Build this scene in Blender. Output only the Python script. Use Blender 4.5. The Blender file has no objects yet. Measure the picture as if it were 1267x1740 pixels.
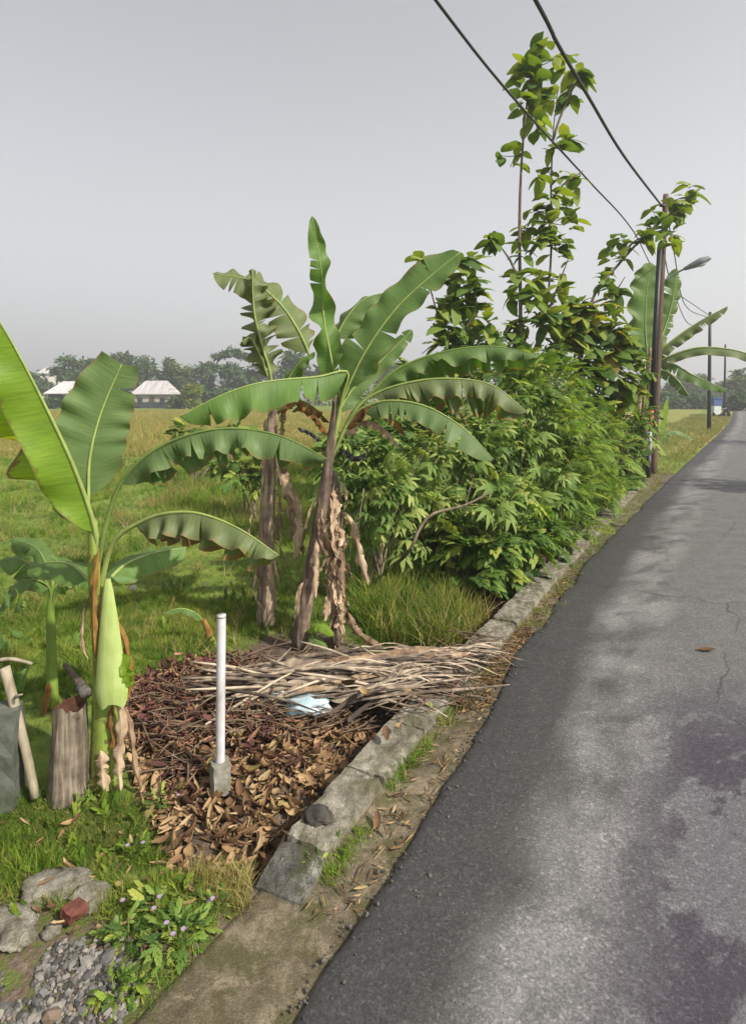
import bpy, math, random
import numpy as np
from mathutils import Vector, Matrix
random.seed(7)
RNG = np.random.default_rng(7)
sc = bpy.context.scene
C = sc.collection
R = math.radians

# ------------------------------------------------------------------ camera
HC, F, CX, HY = 2.5, 1000.0, 633.5, 672.0      # camera height, focal length and horizon as measured in the photograph
cam = bpy.data.cameras.new("camera")
cam.sensor_fit = 'HORIZONTAL'
cam.sensor_width = 36.0
cam.lens = 36.0 * F / 1267.0
cam.shift_y = -(870.0 - HY) / 1267.0
cam.clip_start = 0.05
cam.clip_end = 12000
co = bpy.data.objects.new("camera", cam)
C.objects.link(co)
co.location = (0, 0, HC)
co.rotation_euler = (R(90), 0, 0)
sc.camera = co

# ------------------------------------------------------------------ light
SUN = Vector((0.66, -0.48, 0.72)).normalized()
SUN_EL = math.asin(SUN.z)
SUN_AZ = math.atan2(SUN.x, SUN.y)
w = bpy.data.worlds.new("World")
sc.world = w
w.use_nodes = True
nt = w.node_tree
nt.nodes.clear()
sky = nt.nodes.new("ShaderNodeTexSky")
sky.sky_type = 'NISHITA'
sky.sun_disc = False
sky.sun_elevation = SUN_EL
sky.sun_rotation = SUN_AZ
sky.dust_density = 6.0
sky.air_density = 1.0
sky.ozone_density = 1.0
hs = nt.nodes.new("ShaderNodeHueSaturation")
hs.inputs['Saturation'].default_value = 0.35
veil = nt.nodes.new("ShaderNodeMixRGB")        # thin even veil of high cloud
veil.inputs['Fac'].default_value = 0.72
tc = nt.nodes.new("ShaderNodeTexCoord")
sx = nt.nodes.new("ShaderNodeSeparateXYZ")
vr = nt.nodes.new("ShaderNodeValToRGB")         # the veil thins with height above the horizon
vr.color_ramp.interpolation = 'EASE'
e = vr.color_ramp.elements
e[0].position = 0.0; e[0].color = (.95, .985, 1.02, 1)
e[1].position = 0.62; e[1].color = (.42, .43, .455, 1)
vm = nt.nodes.new("ShaderNodeVectorMath")
vm.operation = 'SCALE'
vm.inputs[3].default_value = 3.55
nt.links.new(tc.outputs['Generated'], sx.inputs[0])
nt.links.new(sx.outputs[2], vr.inputs[0])
nt.links.new(vr.outputs[0], vm.inputs[0])
nt.links.new(vm.outputs[0], veil.inputs['Color2'])
bg = nt.nodes.new("ShaderNodeBackground")
bg.inputs['Strength'].default_value = 0.135
wo = nt.nodes.new("ShaderNodeOutputWorld")
nt.links.new(sky.outputs[0], hs.inputs['Color'])
nt.links.new(hs.outputs[0], veil.inputs['Color1'])
nt.links.new(veil.outputs[0], bg.inputs['Color'])
nt.links.new(bg.outputs[0], wo.inputs['Surface'])

sl = bpy.data.lights.new("sun", 'SUN')
sl.energy = 4.0
sl.angle = R(1.0)
sl.color = (1.0, 0.93, 0.82)
so = bpy.data.objects.new("sun", sl)
C.objects.link(so)
so.rotation_euler = SUN.to_track_quat('Z', 'Y').to_euler()
so.location = (0, 0, 60)

sc.view_settings.view_transform = 'Standard'
sc.view_settings.look = 'None'
sc.view_settings.exposure = 0.97
sc.view_settings.gamma = 1.0
sc.view_settings.use_curve_mapping = False
sc.render.engine = 'CYCLES'
sc.cycles.use_denoising = True
sc.cycles.max_bounces = 6
sc.cycles.diffuse_bounces = 3
sc.cycles.glossy_bounces = 2
sc.cycles.transmission_bounces = 4
sc.cycles.transparent_max_bounces = 6
sc.cycles.volume_bounces = 0

# ------------------------------------------------------------------ measuring
def P(px, py, z=0.0):                      # a pixel of the photograph -> the point at height z
    Y = F * (HC - z) / (py - HY)
    return np.array([(px - CX) * Y / F, Y, z])

def Q(px, py, Y):                          # a pixel of the photograph -> the point at distance Y
    return np.array([(px - CX) * Y / F, Y, HC - (py - HY) * Y / F])

def QL(*pts):
    return [Q(*p) for p in pts]

def table(pxs, z):
    a = np.array([P(x, y, z) for x, y in pxs])
    return a[:, 1], a[:, 0]

def smooth(a, b, x):
    t = np.clip((np.asarray(x, float) - a) / (b - a), 0, 1)
    return t * t * (3 - 2 * t)

def line_fn(Ys, Xs, s0, s1):
    Ys, Xs = np.array(Ys), np.array(Xs)
    def f(y):
        y = np.asarray(y, float)
        r = np.interp(y, Ys, Xs)
        r = np.where(y < Ys[0], Xs[0] + (y - Ys[0]) * s0, r)
        return np.where(y > Ys[-1], Xs[-1] + (y - Ys[-1]) * s1, r)
    return f

ty, tx = table([(430, 1475), (490, 1400), (555, 1330), (625, 1255), (700, 1175), (790, 1085), (850, 1030), (910, 970), (980, 905), (1035, 855)], 0.1)
XW = line_fn(np.r_[2.34, ty], np.r_[-1.01, tx], 0.55, 0.60)          # the ditch side of the low wall
ty, tx = table([(490, 1740), (600, 1572), (720, 1400), (800, 1265), (880, 1110), (950, 1018), (1000, 950), (1070, 880), (1130, 820), (1190, 765), (1225, 733), (1240, 716)], 0.03)
XR = line_fn(ty, tx, 0.58, 0.62)                                       # the edge of the asphalt

# value noise for shaping
_perm = np.random.default_rng(3).random((256, 256))
def vnoise(x, y):
    x, y = np.asarray(x, float), np.asarray(y, float)
    xi, yi = np.floor(x).astype(int), np.floor(y).astype(int)
    fx, fy = x - xi, y - yi
    fx, fy = fx * fx * (3 - 2 * fx), fy * fy * (3 - 2 * fy)
    g = lambda i, j: _perm[i % 256, j % 256]
    return (g(xi, yi) * (1 - fx) + g(xi + 1, yi) * fx) * (1 - fy) + (g(xi, yi + 1) * (1 - fx) + g(xi + 1, yi + 1) * fx) * fy - 0.5

MOUND = P(450, 1235)
def gz(x, y):                              # height of the ground
    x, y = np.asarray(x, float), np.asarray(y, float)
    d = XW(y) - x
    left = smooth(-0.02, 0.05, d)
    ditch = smooth(2.95, 3.35, y) * (1 - smooth(14, 20, y))
    z = -0.02 - left * ditch * 0.20 + left * ditch * 0.12 * smooth(0.3, 2.0, d)
    z = z + left * smooth(0.5, 2.0, d) * (vnoise(x * 0.9, y * 0.9) * 0.10 + vnoise(x * 0.25 + 9, y * 0.25) * 0.16) * smooth(3, 6, y) * (1 - smooth(60, 120, y))
    z = z + left * (vnoise(x * 4, y * 4) * 0.03 + vnoise(x * 9 + 5, y * 9) * 0.015) * (1 - smooth(15, 30, y))
    z = z + left * 0.16 * np.exp(-(((x - MOUND[0]) / 0.75) ** 2 + ((y - MOUND[1]) / 0.75) ** 2))
    return z

# ------------------------------------------------------------------ objects
BASE = {}
def props(o, label=None, cat=None, group=None, kind=None):
    if label: o['label'] = label
    if cat: o['category'] = cat
    if group: o['group'] = group
    if kind: o['kind'] = kind
    return o

def thing(name, label, cat, base, group=None):
    o = bpy.data.objects.new(name, None)
    o.empty_display_size = 0.1
    C.objects.link(o)
    o.location = tuple(float(v) for v in base)
    BASE[o.name] = np.array(base, float)
    return props(o, label, cat, group)

def mesh_data(name, V, Fc, uv=None, rnd=None, smooth_=True):
    me = bpy.data.meshes.new(name)
    V = np.asarray(V, np.float32)
    if isinstance(Fc, np.ndarray):
        n, k = Fc.shape
        me.vertices.add(len(V)); me.vertices.foreach_set('co', V.ravel())
        me.loops.add(n * k); me.loops.foreach_set('vertex_index', Fc.astype(np.int32).ravel())
        me.polygons.add(n)
        me.polygons.foreach_set('loop_start', np.arange(0, n * k, k, dtype=np.int32))
        me.polygons.foreach_set('loop_total', np.full(n, k, np.int32))
        me.update(calc_edges=True)
    else:
        me.from_pydata([tuple(map(float, v)) for v in V], [], [tuple(map(int, f)) for f in Fc])
        me.update()
    if smooth_:
        me.polygons.foreach_set('use_smooth', np.ones(len(me.polygons), bool))
    if uv is not None:
        li = np.empty(len(me.loops), np.int32); me.loops.foreach_get('vertex_index', li)
        l = me.uv_layers.new(name='UVMap')
        l.data.foreach_set('uv', np.asarray(uv, np.float32)[li].ravel())
    if rnd is not None:
        a = me.attributes.new('rnd', 'FLOAT', 'POINT')
        a.data.foreach_set('value', np.asarray(rnd, np.float32))
    return me

def link(name, me, m, parent=None, loc=(0, 0, 0)):
    if m is not None and not me.materials: me.materials.append(m)
    o = bpy.data.objects.new(name, me)
    C.objects.link(o)
    o.location = tuple(float(v) for v in loc)
    if parent is not None:
        o.parent = parent
        BASE[o.name] = BASE[parent.name]
    else:
        BASE[o.name] = np.array(loc, float)
    return o

def part(name, V, Fc, m, parent, uv=None, rnd=None, smooth_=True):
    V = np.asarray(V, float) - BASE[parent.name]
    return link(name, mesh_data(name, V, Fc, uv, rnd, smooth_), m, parent)

def solo(name, V, Fc, m, label=None, cat=None, group=None, kind=None, uv=None, rnd=None, smooth_=True, base=None):
    V = np.asarray(V, float)
    b = np.zeros(3) if base is None else np.asarray(base, float)
    o = link(name, mesh_data(name, V - b, Fc, uv, rnd, smooth_), m, None, b)
    return props(o, label, cat, group, kind)

class Acc:
    def __init__(s): s.V, s.F, s.U, s.n = [], [], [], 0
    def add(s, V, Fc, U=None):
        V = np.asarray(V, float)
        s.V.append(V); s.F += [tuple(i + s.n for i in f) for f in Fc]
        s.U.append(np.zeros((len(V), 2)) if U is None else np.asarray(U)); s.n += len(V)
        return s
    def get(s): return np.concatenate(s.V), s.F, np.concatenate(s.U)

def spline(pts, n):
    pts = np.asarray(pts, float)
    if len(pts) == 2:
        t = np.linspace(0, 1, n)[:, None]
        return pts[0] * (1 - t) + pts[1] * t
    p = np.vstack([2 * pts[0] - pts[1], pts, 2 * pts[-1] - pts[-2]])
    seg = np.linalg.norm(np.diff(pts, axis=0), axis=1)
    cum = np.r_[0, np.cumsum(seg)]
    out = []
    for s in np.linspace(0, cum[-1], n):
        i = min(np.searchsorted(cum, s, side='right') - 1, len(seg) - 1)
        t = (s - cum[i]) / max(seg[i], 1e-9)
        a, b, c, d = p[i], p[i + 1], p[i + 2], p[i + 3]
        out.append(0.5 * (2 * b + (c - a) * t + (2 * a - 5 * b + 4 * c - d) * t * t + (3 * b - a - 3 * c + d) * t ** 3))
    return np.array(out)

def unit(v):
    v = np.asarray(v, float)
    return v / np.maximum(np.linalg.norm(v, axis=-1, keepdims=True), 1e-9)

def tube(path, radii, sides=8, n=None, jit=0.0, seed=0, cap=True):
    path = np.asarray(path, float)
    if n: 
        m = len(np.atleast_1d(radii))
        radii = np.interp(np.linspace(0, 1, n), np.linspace(0, 1, m), radii) if m > 1 else np.full(n, float(np.atleast_1d(radii)[0]))
        path = spline(path, n)
    n = len(path)
    radii = np.broadcast_to(np.asarray(radii, float), (n,))
    T = unit(np.gradient(path, axis=0))
    ref = np.array([0.31, 0.2, 0.93]) if abs(T[:, 2]).mean() < 0.8 else np.array([0.9, -0.4, 0.05])
    A = unit(np.cross(T, ref)); B = np.cross(T, A)
    ang = np.linspace(0, 2 * math.pi, sides, endpoint=False)
    r = radii[:, None] * np.ones(sides)
    if jit:
        rr = np.random.default_rng(seed)
        r = r * (1 + jit * (rr.random(sides) - .5)[None] * 1.4 + jit * (rr.random((n, sides)) - .5))
    V = path[:, None] + r[..., None] * (np.cos(ang)[None, :, None] * A[:, None] + np.sin(ang)[None, :, None] * B[:, None])
    V = V.reshape(-1, 3)
    Fc = []
    for i in range(n - 1):
        for j in range(sides):
            k = (j + 1) % sides
            Fc.append((i * sides + j, i * sides + k, (i + 1) * sides + k, (i + 1) * sides + j))
    if cap:
        Fc.append(tuple(range(sides - 1, -1, -1)))
        Fc.append(tuple((n - 1) * sides + j for j in range(sides)))
    U = np.stack([np.tile(np.arange(sides) / sides, n), np.repeat(np.r_[0, np.cumsum(np.linalg.norm(np.diff(path, axis=0), axis=1))], sides)], 1)
    return V, Fc, U

def box(c, s, rz=0.0):
    c, s = np.asarray(c, float), np.asarray(s, float) / 2
    V = np.array([[x, y, z] for x in (-1, 1) for y in (-1, 1) for z in (-1, 1)], float) * s
    ca, sa = math.cos(rz), math.sin(rz)
    V = np.stack([V[:, 0] * ca - V[:, 1] * sa, V[:, 0] * sa + V[:, 1] * ca, V[:, 2]], 1) + c
    return V, [(0, 1, 3, 2), (4, 6, 7, 5), (0, 4, 5, 1), (2, 3, 7, 6), (0, 2, 6, 4), (1, 5, 7, 3)]

def rough_block(c, s, rz, seed, cut=(5, 4, 3), jag=0.02):      # a chipped block: subdivided box pushed about by noise
    nx, ny, nz = cut
    rr = np.random.default_rng(seed)
    idx, V, Fc = {}, [], []
    def v(i, j, k):
        if (i, j, k) not in idx:
            idx[(i, j, k)] = len(V)
            p = np.array([i / nx - .5, j / ny - .5, k / nz - .5])
            e = (abs(p) > .49).sum()
            q = p * (1 - 0.035 * max(0, e - 1) * rr.random())
            V.append(q * s + (rr.random(3) - .5) * jag)
        return idx[(i, j, k)]
    for i in range(nx):
        for j in range(ny):
            for k in (0, nz):
                f = (v(i, j, k), v(i + 1, j, k), v(i + 1, j + 1, k), v(i, j + 1, k)); Fc.append(f if k else f[::-1])
    for i in range(nx):
        for k in range(nz):
            for j in (0, ny):
                f = (v(i, j, k), v(i, j, k + 1), v(i + 1, j, k + 1), v(i + 1, j, k)); Fc.append(f if j else f[::-1])
    for j in range(ny):
        for k in range(nz):
            for i in (0, nx):
                f = (v(i, j, k), v(i, j + 1, k), v(i, j + 1, k + 1), v(i, j, k + 1)); Fc.append(f if i else f[::-1])
    V = np.array(V)
    ca, sa = math.cos(rz), math.sin(rz)
    return np.stack([V[:, 0] * ca - V[:, 1] * sa, V[:, 0] * sa + V[:, 1] * ca, V[:, 2]], 1) + np.asarray(c), Fc

def stone_shape(seed, n=1):
    rr = np.random.default_rng(seed)
    t = (1 + 5 ** .5) / 2
    V = unit(np.array([(-1, t, 0), (1, t, 0), (-1, -t, 0), (1, -t, 0), (0, -1, t), (0, 1, t), (0, -1, -t), (0, 1, -t), (t, 0, -1), (t, 0, 1), (-t, 0, -1), (-t, 0, 1)], float))
    Fc = [(0, 11, 5), (0, 5, 1), (0, 1, 7), (0, 7, 10), (0, 10, 11), (1, 5, 9), (5, 11, 4), (11, 10, 2), (10, 7, 6), (7, 1, 8), (3, 9, 4), (3, 4, 2), (3, 2, 6), (3, 6, 8), (3, 8, 9), (4, 9, 5), (2, 4, 11), (6, 2, 10), (8, 6, 7), (9, 8, 1)]
    for _ in range(n - 1):
        mid, V2, F2 = {}, list(V), []
        def m(a, b):
            k = (min(a, b), max(a, b))
            if k not in mid: mid[k] = len(V2); V2.append(unit(V[a] + V[b]))
            return mid[k]
        for a, b, c in Fc:
            x, y, z = m(a, b), m(b, c), m(c, a); F2 += [(a, x, z), (b, y, x), (c, z, y), (x, y, z)]
        V, Fc = np.array(V2), F2
    V = V * (0.72 + 0.5 * rr.random((len(V), 1))) * np.array([1, .75 + .3 * rr.random(), .6 + .2 * rr.random()])
    return V, np.array(Fc)

def euler_mats(az, pitch, roll):
    ca, sa, cp, sp, cr, sr = np.cos(az), np.sin(az), np.cos(pitch), np.sin(pitch), np.cos(roll), np.sin(roll)
    X = np.stack([ca * cp, sa * cp, sp], -1)
    Y0 = np.stack([-sa, ca, np.zeros_like(ca)], -1)
    Z0 = np.cross(X, Y0)
    Y = Y0 * cr[..., None] + Z0 * sr[..., None]
    Z = np.cross(X, Y)
    return np.stack([X, Y, Z], -1)             # columns are the axes

def scatter(templates, pos, az, pitch, roll, scale, rnd=None):
    """many copies of small meshes (each with triangles or quads only) as one mesh"""
    pos = np.asarray(pos, float); n = len(pos)
    scale = np.asarray(scale, float)
    if scale.ndim == 1: scale = np.repeat(scale[:, None], 3, 1)
    rnd = RNG.random(n) if rnd is None else rnd
    M = euler_mats(np.asarray(az, float), np.asarray(pitch, float), np.asarray(roll, float))
    which = RNG.integers(0, len(templates), n)
    Vs, Fs, Rs, off = [], [], [], 0
    for k, (tv, tf) in enumerate(templates):
        i = np.where(which == k)[0]
        if not len(i): continue
        v = np.einsum('nab,nkb->nka', M[i], tv[None] * scale[i][:, None]) + pos[i][:, None]
        f = tf[None] + (np.arange(len(i)) * len(tv))[:, None, None] + off
        Vs.append(v.reshape(-1, 3)); Fs.append(f.reshape(-1, tf.shape[1]))
        Rs.append(np.repeat(rnd[i], len(tv))); off += len(i) * len(tv)
    return np.concatenate(Vs), np.concatenate(Fs), np.concatenate(Rs)

def inpoly(x, y, poly):
    poly = np.asarray(poly)[:, :2]
    inside = np.zeros(len(x), bool)
    j = len(poly) - 1
    for i in range(len(poly)):
        xi, yi, xj, yj = *poly[i], *poly[j]
        inside ^= ((yi > y) != (yj > y)) & (x < (xj - xi) * (y - yi) / (yj - yi + 1e-12) + xi)
        j = i
    return inside

def sample_poly(pxs, n, z=0.0, seed=0):
    rr = np.random.default_rng(seed)
    poly = np.array([P(x, y, z) for x, y in pxs])
    lo, hi = poly.min(0), poly.max(0)
    xs, ys = [], []
    got = 0
    while got < n:
        x = lo[0] + (hi[0] - lo[0]) * rr.random(n * 2); y = lo[1] + (hi[1] - lo[1]) * rr.random(n * 2)
        k = inpoly(x, y, poly)
        xs.append(x[k]); ys.append(y[k]); got += k.sum()
    return np.concatenate(xs)[:n], np.concatenate(ys)[:n]

# ------------------------------------------------------------------ materials
class NT:
    def __init__(s, name):
        s.m = bpy.data.materials.new(name); s.m.use_nodes = True
        s.t = s.m.node_tree; s.t.nodes.clear()
        s.out = s.t.nodes.new('ShaderNodeOutputMaterial')
    def n(s, typ, ins=None, **kw):
        o = s.t.nodes.new('ShaderNode' + typ)
        for k, v in kw.items(): setattr(o, k, v)
        for k, v in (ins or {}).items():
            if isinstance(v, bpy.types.NodeSocket): s.t.links.new(v, o.inputs[k])
            elif isinstance(v, (tuple, list)) and len(v) == 3 and o.inputs[k].type == 'RGBA': o.inputs[k].default_value = (*v, 1)
            else: o.inputs[k].default_value = v
        return o
    def pos(s): return s.n('NewGeometry').outputs['Position']
    def obj(s): return s.n('TexCoord').outputs['Object']
    def uv(s): return s.n('TexCoord').outputs['UV']
    def scale(s, vec, sv): return s.n('Mapping', {'Vector': vec, 'Scale': sv}).outputs[0]
    def noise(s, vec, sc_, det=4, rough=.55, dist=0):
        return s.n('TexNoise', {'Vector': vec, 'Scale': sc_, 'Detail': det, 'Roughness': rough, 'Distortion': dist}).outputs[0]
    def ramp(s, fac, stops, interp='LINEAR'):
        r = s.n('ValToRGB', {'Fac': fac}); cr = r.color_ramp; cr.interpolation = interp
        while len(cr.elements) < len(stops): cr.elements.new(.5)
        for e, (p, c) in zip(cr.elements, stops):
            e.position = p; e.color = (*c, 1) if not isinstance(c, (int, float)) else (c, c, c, 1)
        return r.outputs[0]
    def mix(s, fac, a, b, mode='MIX'): return s.n('MixRGB', {'Fac': fac, 'Color1': a, 'Color2': b}, blend_type=mode).outputs[0]
    def math(s, op, a, b=0.0, clamp=False): return s.n('Math', {0: a, 1: b}, operation=op, use_clamp=clamp).outputs[0]
    def bump(s, h, strength=.4, dist=.01, normal=None):
        i = {'Height': h, 'Strength': strength, 'Distance': dist}
        if normal is not None: i['Normal'] = normal
        return s.n('Bump', i).outputs[0]
    def pbr(s, col, rough=.7, spec=.4, bump=None, metal=0):
        i = {'Base Color': col, 'Roughness': rough, 'Specular IOR Level': spec, 'Metallic': metal}
        if bump is not None: i['Normal'] = bump
        return s.n('BsdfPrincipled', i).outputs[0]
    def done(s, sh):
        s.t.links.new(sh, s.out.inputs['Surface']); return s.m

def leaf_mat(name, stops, trans=.35, tcol=(1.25, 1.35, .55), rough=.45, spec=.35, spots=None):
    t = NT(name)
    a = t.n('Attribute', attribute_name='rnd').outputs['Fac']
    o = t.n('ObjectInfo').outputs['Random']
    f = t.math('FRACT', t.math('ADD', a, o))
    col = t.ramp(f, stops)
    nz = t.noise(t.pos(), 9, 3)
    col = t.mix(t.ramp(nz, [(.3, 0.0), (.7, .35)]), col, t.mix(1, col, (.62, .68, .6), 'MULTIPLY'))
    if spots: col = t.mix(t.ramp(t.noise(t.pos(), 30, 3), [(.62, 0.0), (.72, .8)]), col, spots)
    tc = t.mix(1, col, tcol, 'MULTIPLY')
    p = t.pbr(col, rough, spec)
    return t.done(t.n('MixShader', {0: trans, 1: p, 2: t.n('BsdfTranslucent', {'Color': tc}).outputs[0]}).outputs[0])

def banana_mat(name, dark, light, under, trans=.35, tcol=(1.3, 1.4, .45), brown=.03):
    t = NT(name)
    u = t.uv()
    veins = t.noise(t.scale(u, (55, 1.2, 1)), 1.0, 3)
    broad = t.noise(t.scale(u, (9, .8, 1)), 1.0, 3)
    col = t.mix(t.ramp(broad, [(.3, 0.0), (.7, 1.0)]), dark, light)
    col = t.mix(t.ramp(veins, [(.35, 0.0), (.75, .75)]), col, t.mix(1, col, (1.75, 1.6, 1.5), 'MULTIPLY'))
    col = t.mix(t.ramp(t.noise(t.scale(u, (24, .5, 1)), 1.0, 2), [(.45, 0.0), (.7, .5)]), col, t.mix(1, col, (.6, .66, .6), 'MULTIPLY'))
    blot = t.noise(t.pos(), 7, 4)
    col = t.mix(t.ramp(blot, [(.35, 0.0), (.75, .4)]), col, t.mix(1, col, (.7, .78, .6), 'MULTIPLY'))
    v = t.n('SeparateXYZ', {0: u}).outputs[1]
    edge = t.math('ADD', v, t.math('MULTIPLY', t.math('SUBTRACT', t.noise(t.pos(), 14, 3), .5), .5))
    col = t.mix(t.ramp(edge, [(.93 - brown, 0.0), (1.0 - brown * .8, 1.0)]), col, (.20, .13, .045))
    speck = t.noise(t.pos(), 60, 2)
    col = t.mix(t.ramp(speck, [(.70, 0.0), (.76, .7)]), col, (.09, .06, .03))
    back = t.n('NewGeometry').outputs['Backfacing']
    col2 = t.mix(back, col, t.mix(.55, col, under))
    bm = t.bump(veins, .6, .006)
    p = t.pbr(col2, t.ramp(broad, [(.3, .46), (.7, .62)]), .32, bm)
    tr = t.n('BsdfTranslucent', {'Color': t.mix(1, col, tcol, 'MULTIPLY')}).outputs[0]
    return t.done(t.n('MixShader', {0: trans, 1: p, 2: tr}).outputs[0])

def streak_mat(name, stops, scl=(14, 14, 1.2), rough=.75, bumpd=.01, spots=None, trans=0, vary=.25):
    t = NT(name)
    p = t.obj()
    n1 = t.noise(t.scale(p, scl), 1.0, 5, .6)
    n2 = t.noise(p, 11, 4)
    r = t.n('ObjectInfo').outputs['Random']
    f = t.math('ADD', n1, t.math('MULTIPLY', t.math('SUBTRACT', n2, .5), .5))
    f = t.math('ADD', f, t.math('MULTIPLY', t.math('SUBTRACT', r, .5), vary))
    col = t.ramp(f, stops)
    if spots: col = t.mix(t.ramp(t.noise(p, 16, 4), [(.55, 0.0), (.64, .85)]), col, spots)
    sh = t.pbr(col, rough, .25, t.bump(n1, .6, bumpd))
    if trans:
        sh = t.n('MixShader', {0: trans, 1: sh, 2: t.n('BsdfTranslucent', {'Color': col}).outputs[0]}).outputs[0]
    return t.done(sh)

def plain_mat(name, col, rough=.6, spec=.4, var=.25, scl=8, metal=0, bumpd=0.003, alt=None):
    t = NT(name)
    n = t.noise(t.obj(), scl, 5)
    c = t.mix(t.ramp(n, [(.35, 0.0), (.7, 1.0)]), col, alt or tuple(x * (1 - var) for x in col))
    return t.done(t.pbr(c, rough, spec, t.bump(t.noise(t.obj(), scl * 5, 3), .3, bumpd), metal))

M = {}
M['banana_lime'] = banana_mat('banana_leaf_lime', (.16, .28, .02), (.25, .37, .04), (.16, .27, .03), .5, (1.5, 1.45, .3))
M['banana_green'] = banana_mat('banana_leaf_green', (.07, .155, .022), (.115, .22, .035), (.13, .21, .06), .36)
M['banana_mid'] = banana_mat('banana_leaf_mid', (.058, .125, .024), (.10, .185, .045), (.12, .18, .06), .32, (1.4, 1.5, .35))
M['banana_worn'] = banana_mat('banana_leaf_worn', (.075, .125, .035), (.15, .20, .08), (.15, .18, .08), .30, (1.3, 1.3, .45), .10)
M['banana_sheen'] = banana_mat('banana_leaf_sheen', (.07, .135, .04), (.115, .185, .065), (.13, .19, .07), .28)
M['midrib'] = plain_mat('banana_midrib', (.26, .33, .09), .45, .4, .3, 10)
M['midrib_dark'] = plain_mat('banana_midrib_dark', (.15, .22, .05), .45, .4, .3, 10)
M['stem_green'] = streak_mat('banana_stem_green', [(.25, (.10, .05, .025)), (.42, (.16, .14, .035)), (.55, (.17, .24, .04)), (.8, (.25, .31, .07))], rough=.5, spots=(.09, .05, .025))
M['stem_young'] = streak_mat('banana_stem_young', [(.25, (.14, .13, .03)), (.5, (.13, .20, .035)), (.8, (.19, .27, .05))], rough=.5)
M['stem_dry'] = streak_mat('banana_stem_dry', [(.25, (.06, .042, .034)), (.43, (.14, .10, .076)), (.55, (.25, .19, .135)), (.72, (.42, .34, .235))], scl=(22, 22, 1.0), rough=.85, bumpd=.02)
M['dry_leaf'] = streak_mat('banana_dry_leaf', [(.28, (.13, .08, .05)), (.48, (.32, .22, .14)), (.7, (.55, .42, .29))], scl=(14, 14, 4), rough=.85, trans=.2)
M['brown_leaf'] = streak_mat('banana_brown_leaf', [(.25, (.09, .04, .015)), (.5, (.22, .11, .03)), (.75, (.36, .24, .06))], scl=(10, 10, 3), rough=.8, trans=.25)
M['black_leaf'] = plain_mat('rotten_leaf', (.012, .011, .012), .55, .5, .4)
M['sheath_pale'] = streak_mat('banana_sheath_pale', [(.25, (.20, .30, .06)), (.5, (.33, .44, .12)), (.8, (.45, .54, .2))], scl=(16, 16, .6), rough=.5, trans=.25)
M['teak'] = leaf_mat('teak_leaf', [(0, (0.065, 0.123, 0.033)), (.35, (0.117, 0.196, 0.041)), (.7, (0.189, 0.276, 0.053)), (1, (0.288, 0.334, 0.067))], .42, (1.5, 1.4, .3), .6, .25, (.16, .11, .04))
M['teak_yellow'] = leaf_mat('yellow_green_leaf', [(0, (0.058, 0.118, 0.022)), (.35, (0.126, 0.204, 0.026)), (.7, (0.213, 0.278, 0.036)), (.92, (0.310, 0.333, 0.042)), (1, (0.271, 0.197, 0.054))], .42, (1.5, 1.35, .3), .6, .25)
M['cassava'] = leaf_mat('cassava_leaf', [(0, (0.077, 0.138, 0.037)), (.4, (0.145, 0.231, 0.052)), (.75, (0.248, 0.324, 0.089)), (1, (0.394, 0.431, 0.133))], .35, rough=.6, spec=.25)
M['leucaena'] = leaf_mat('feathery_leaf', [(0, (0.076, 0.142, 0.023)), (.4, (0.145, 0.234, 0.036)), (.75, (0.227, 0.320, 0.046)), (1, (0.340, 0.382, 0.058))], .4, rough=.6, spec=.25)
M['bush'] = leaf_mat('bush_leaf', [(0, (0.058, 0.115, 0.026)), (.4, (0.123, 0.214, 0.042)), (.8, (0.215, 0.299, 0.059)), (1, (0.347, 0.367, 0.075))], .35, rough=.6, spec=.25)
M['grass'] = leaf_mat('grass_blade', [(0, (.055, .11, .016)), (.35, (.115, .20, .022)), (.65, (.19, .27, .03)), (.85, (.28, .30, .055)), (1, (.36, .29, .12))], .35, rough=.7, spec=.2)
M['grass_dry'] = leaf_mat('dry_grass_blade', [(0, (.12, .15, .03)), (.4, (.22, .21, .05)), (.75, (.32, .27, .09)), (1, (.42, .34, .17))], .3, rough=.7)
M['rice'] = leaf_mat('ripe_rice_blade', [(0, (.17, .19, .05)), (.35, (.30, .27, .085)), (.7, (.40, .31, .12)), (1, (.22, .25, .06))], .3, rough=.8, spec=.1)
M['tree_far'] = leaf_mat('distant_leaf', [(0, (0.029, 0.068, 0.018)), (.5, (0.057, 0.115, 0.028)), (1, (0.098, 0.162, 0.040))], .2, rough=.7)
M['tree_far2'] = leaf_mat('distant_pale_leaf', [(0, (0.053, 0.096, 0.025)), (.5, (0.095, 0.144, 0.035)), (1, (0.137, 0.192, 0.050))], .25, rough=.7)
M['litter_tan'] = leaf_mat('dry_litter_leaf', [(0, (0.092, 0.049, 0.027)), (.3, (0.202, 0.116, 0.063)), (.65, (0.351, 0.224, 0.116)), (.9, (0.443, 0.314, 0.179)), (1, (0.221, 0.179, 0.054))], .12, (1, .9, .7), .75, .25)
M['litter_red'] = leaf_mat('dry_red_leaf', [(0, (.045, .02, .02)), (.4, (.12, .05, .042)), (.75, (.21, .09, .065)), (1, (.34, .20, .12))], .1, (1, .8, .7), .75, .25)
M['frond'] = streak_mat('dry_frond', [(.22, (.06, .046, .038)), (.42, (.15, .115, .088)), (.6, (.27, .215, .16)), (.82, (.46, .38, .285))], scl=(7, 7, 7), rough=.9, vary=.6)
M['twig'] = streak_mat('dry_twig', [(.25, (.07, .045, .03)), (.5, (.17, .12, .08)), (.8, (.30, .23, .16))], scl=(8, 8, 8), rough=.85)
M['bark'] = streak_mat('bark', [(.25, (.06, .045, .035)), (.5, (.14, .11, .085)), (.8, (.24, .20, .155))], rough=.9, bumpd=.015)
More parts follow.
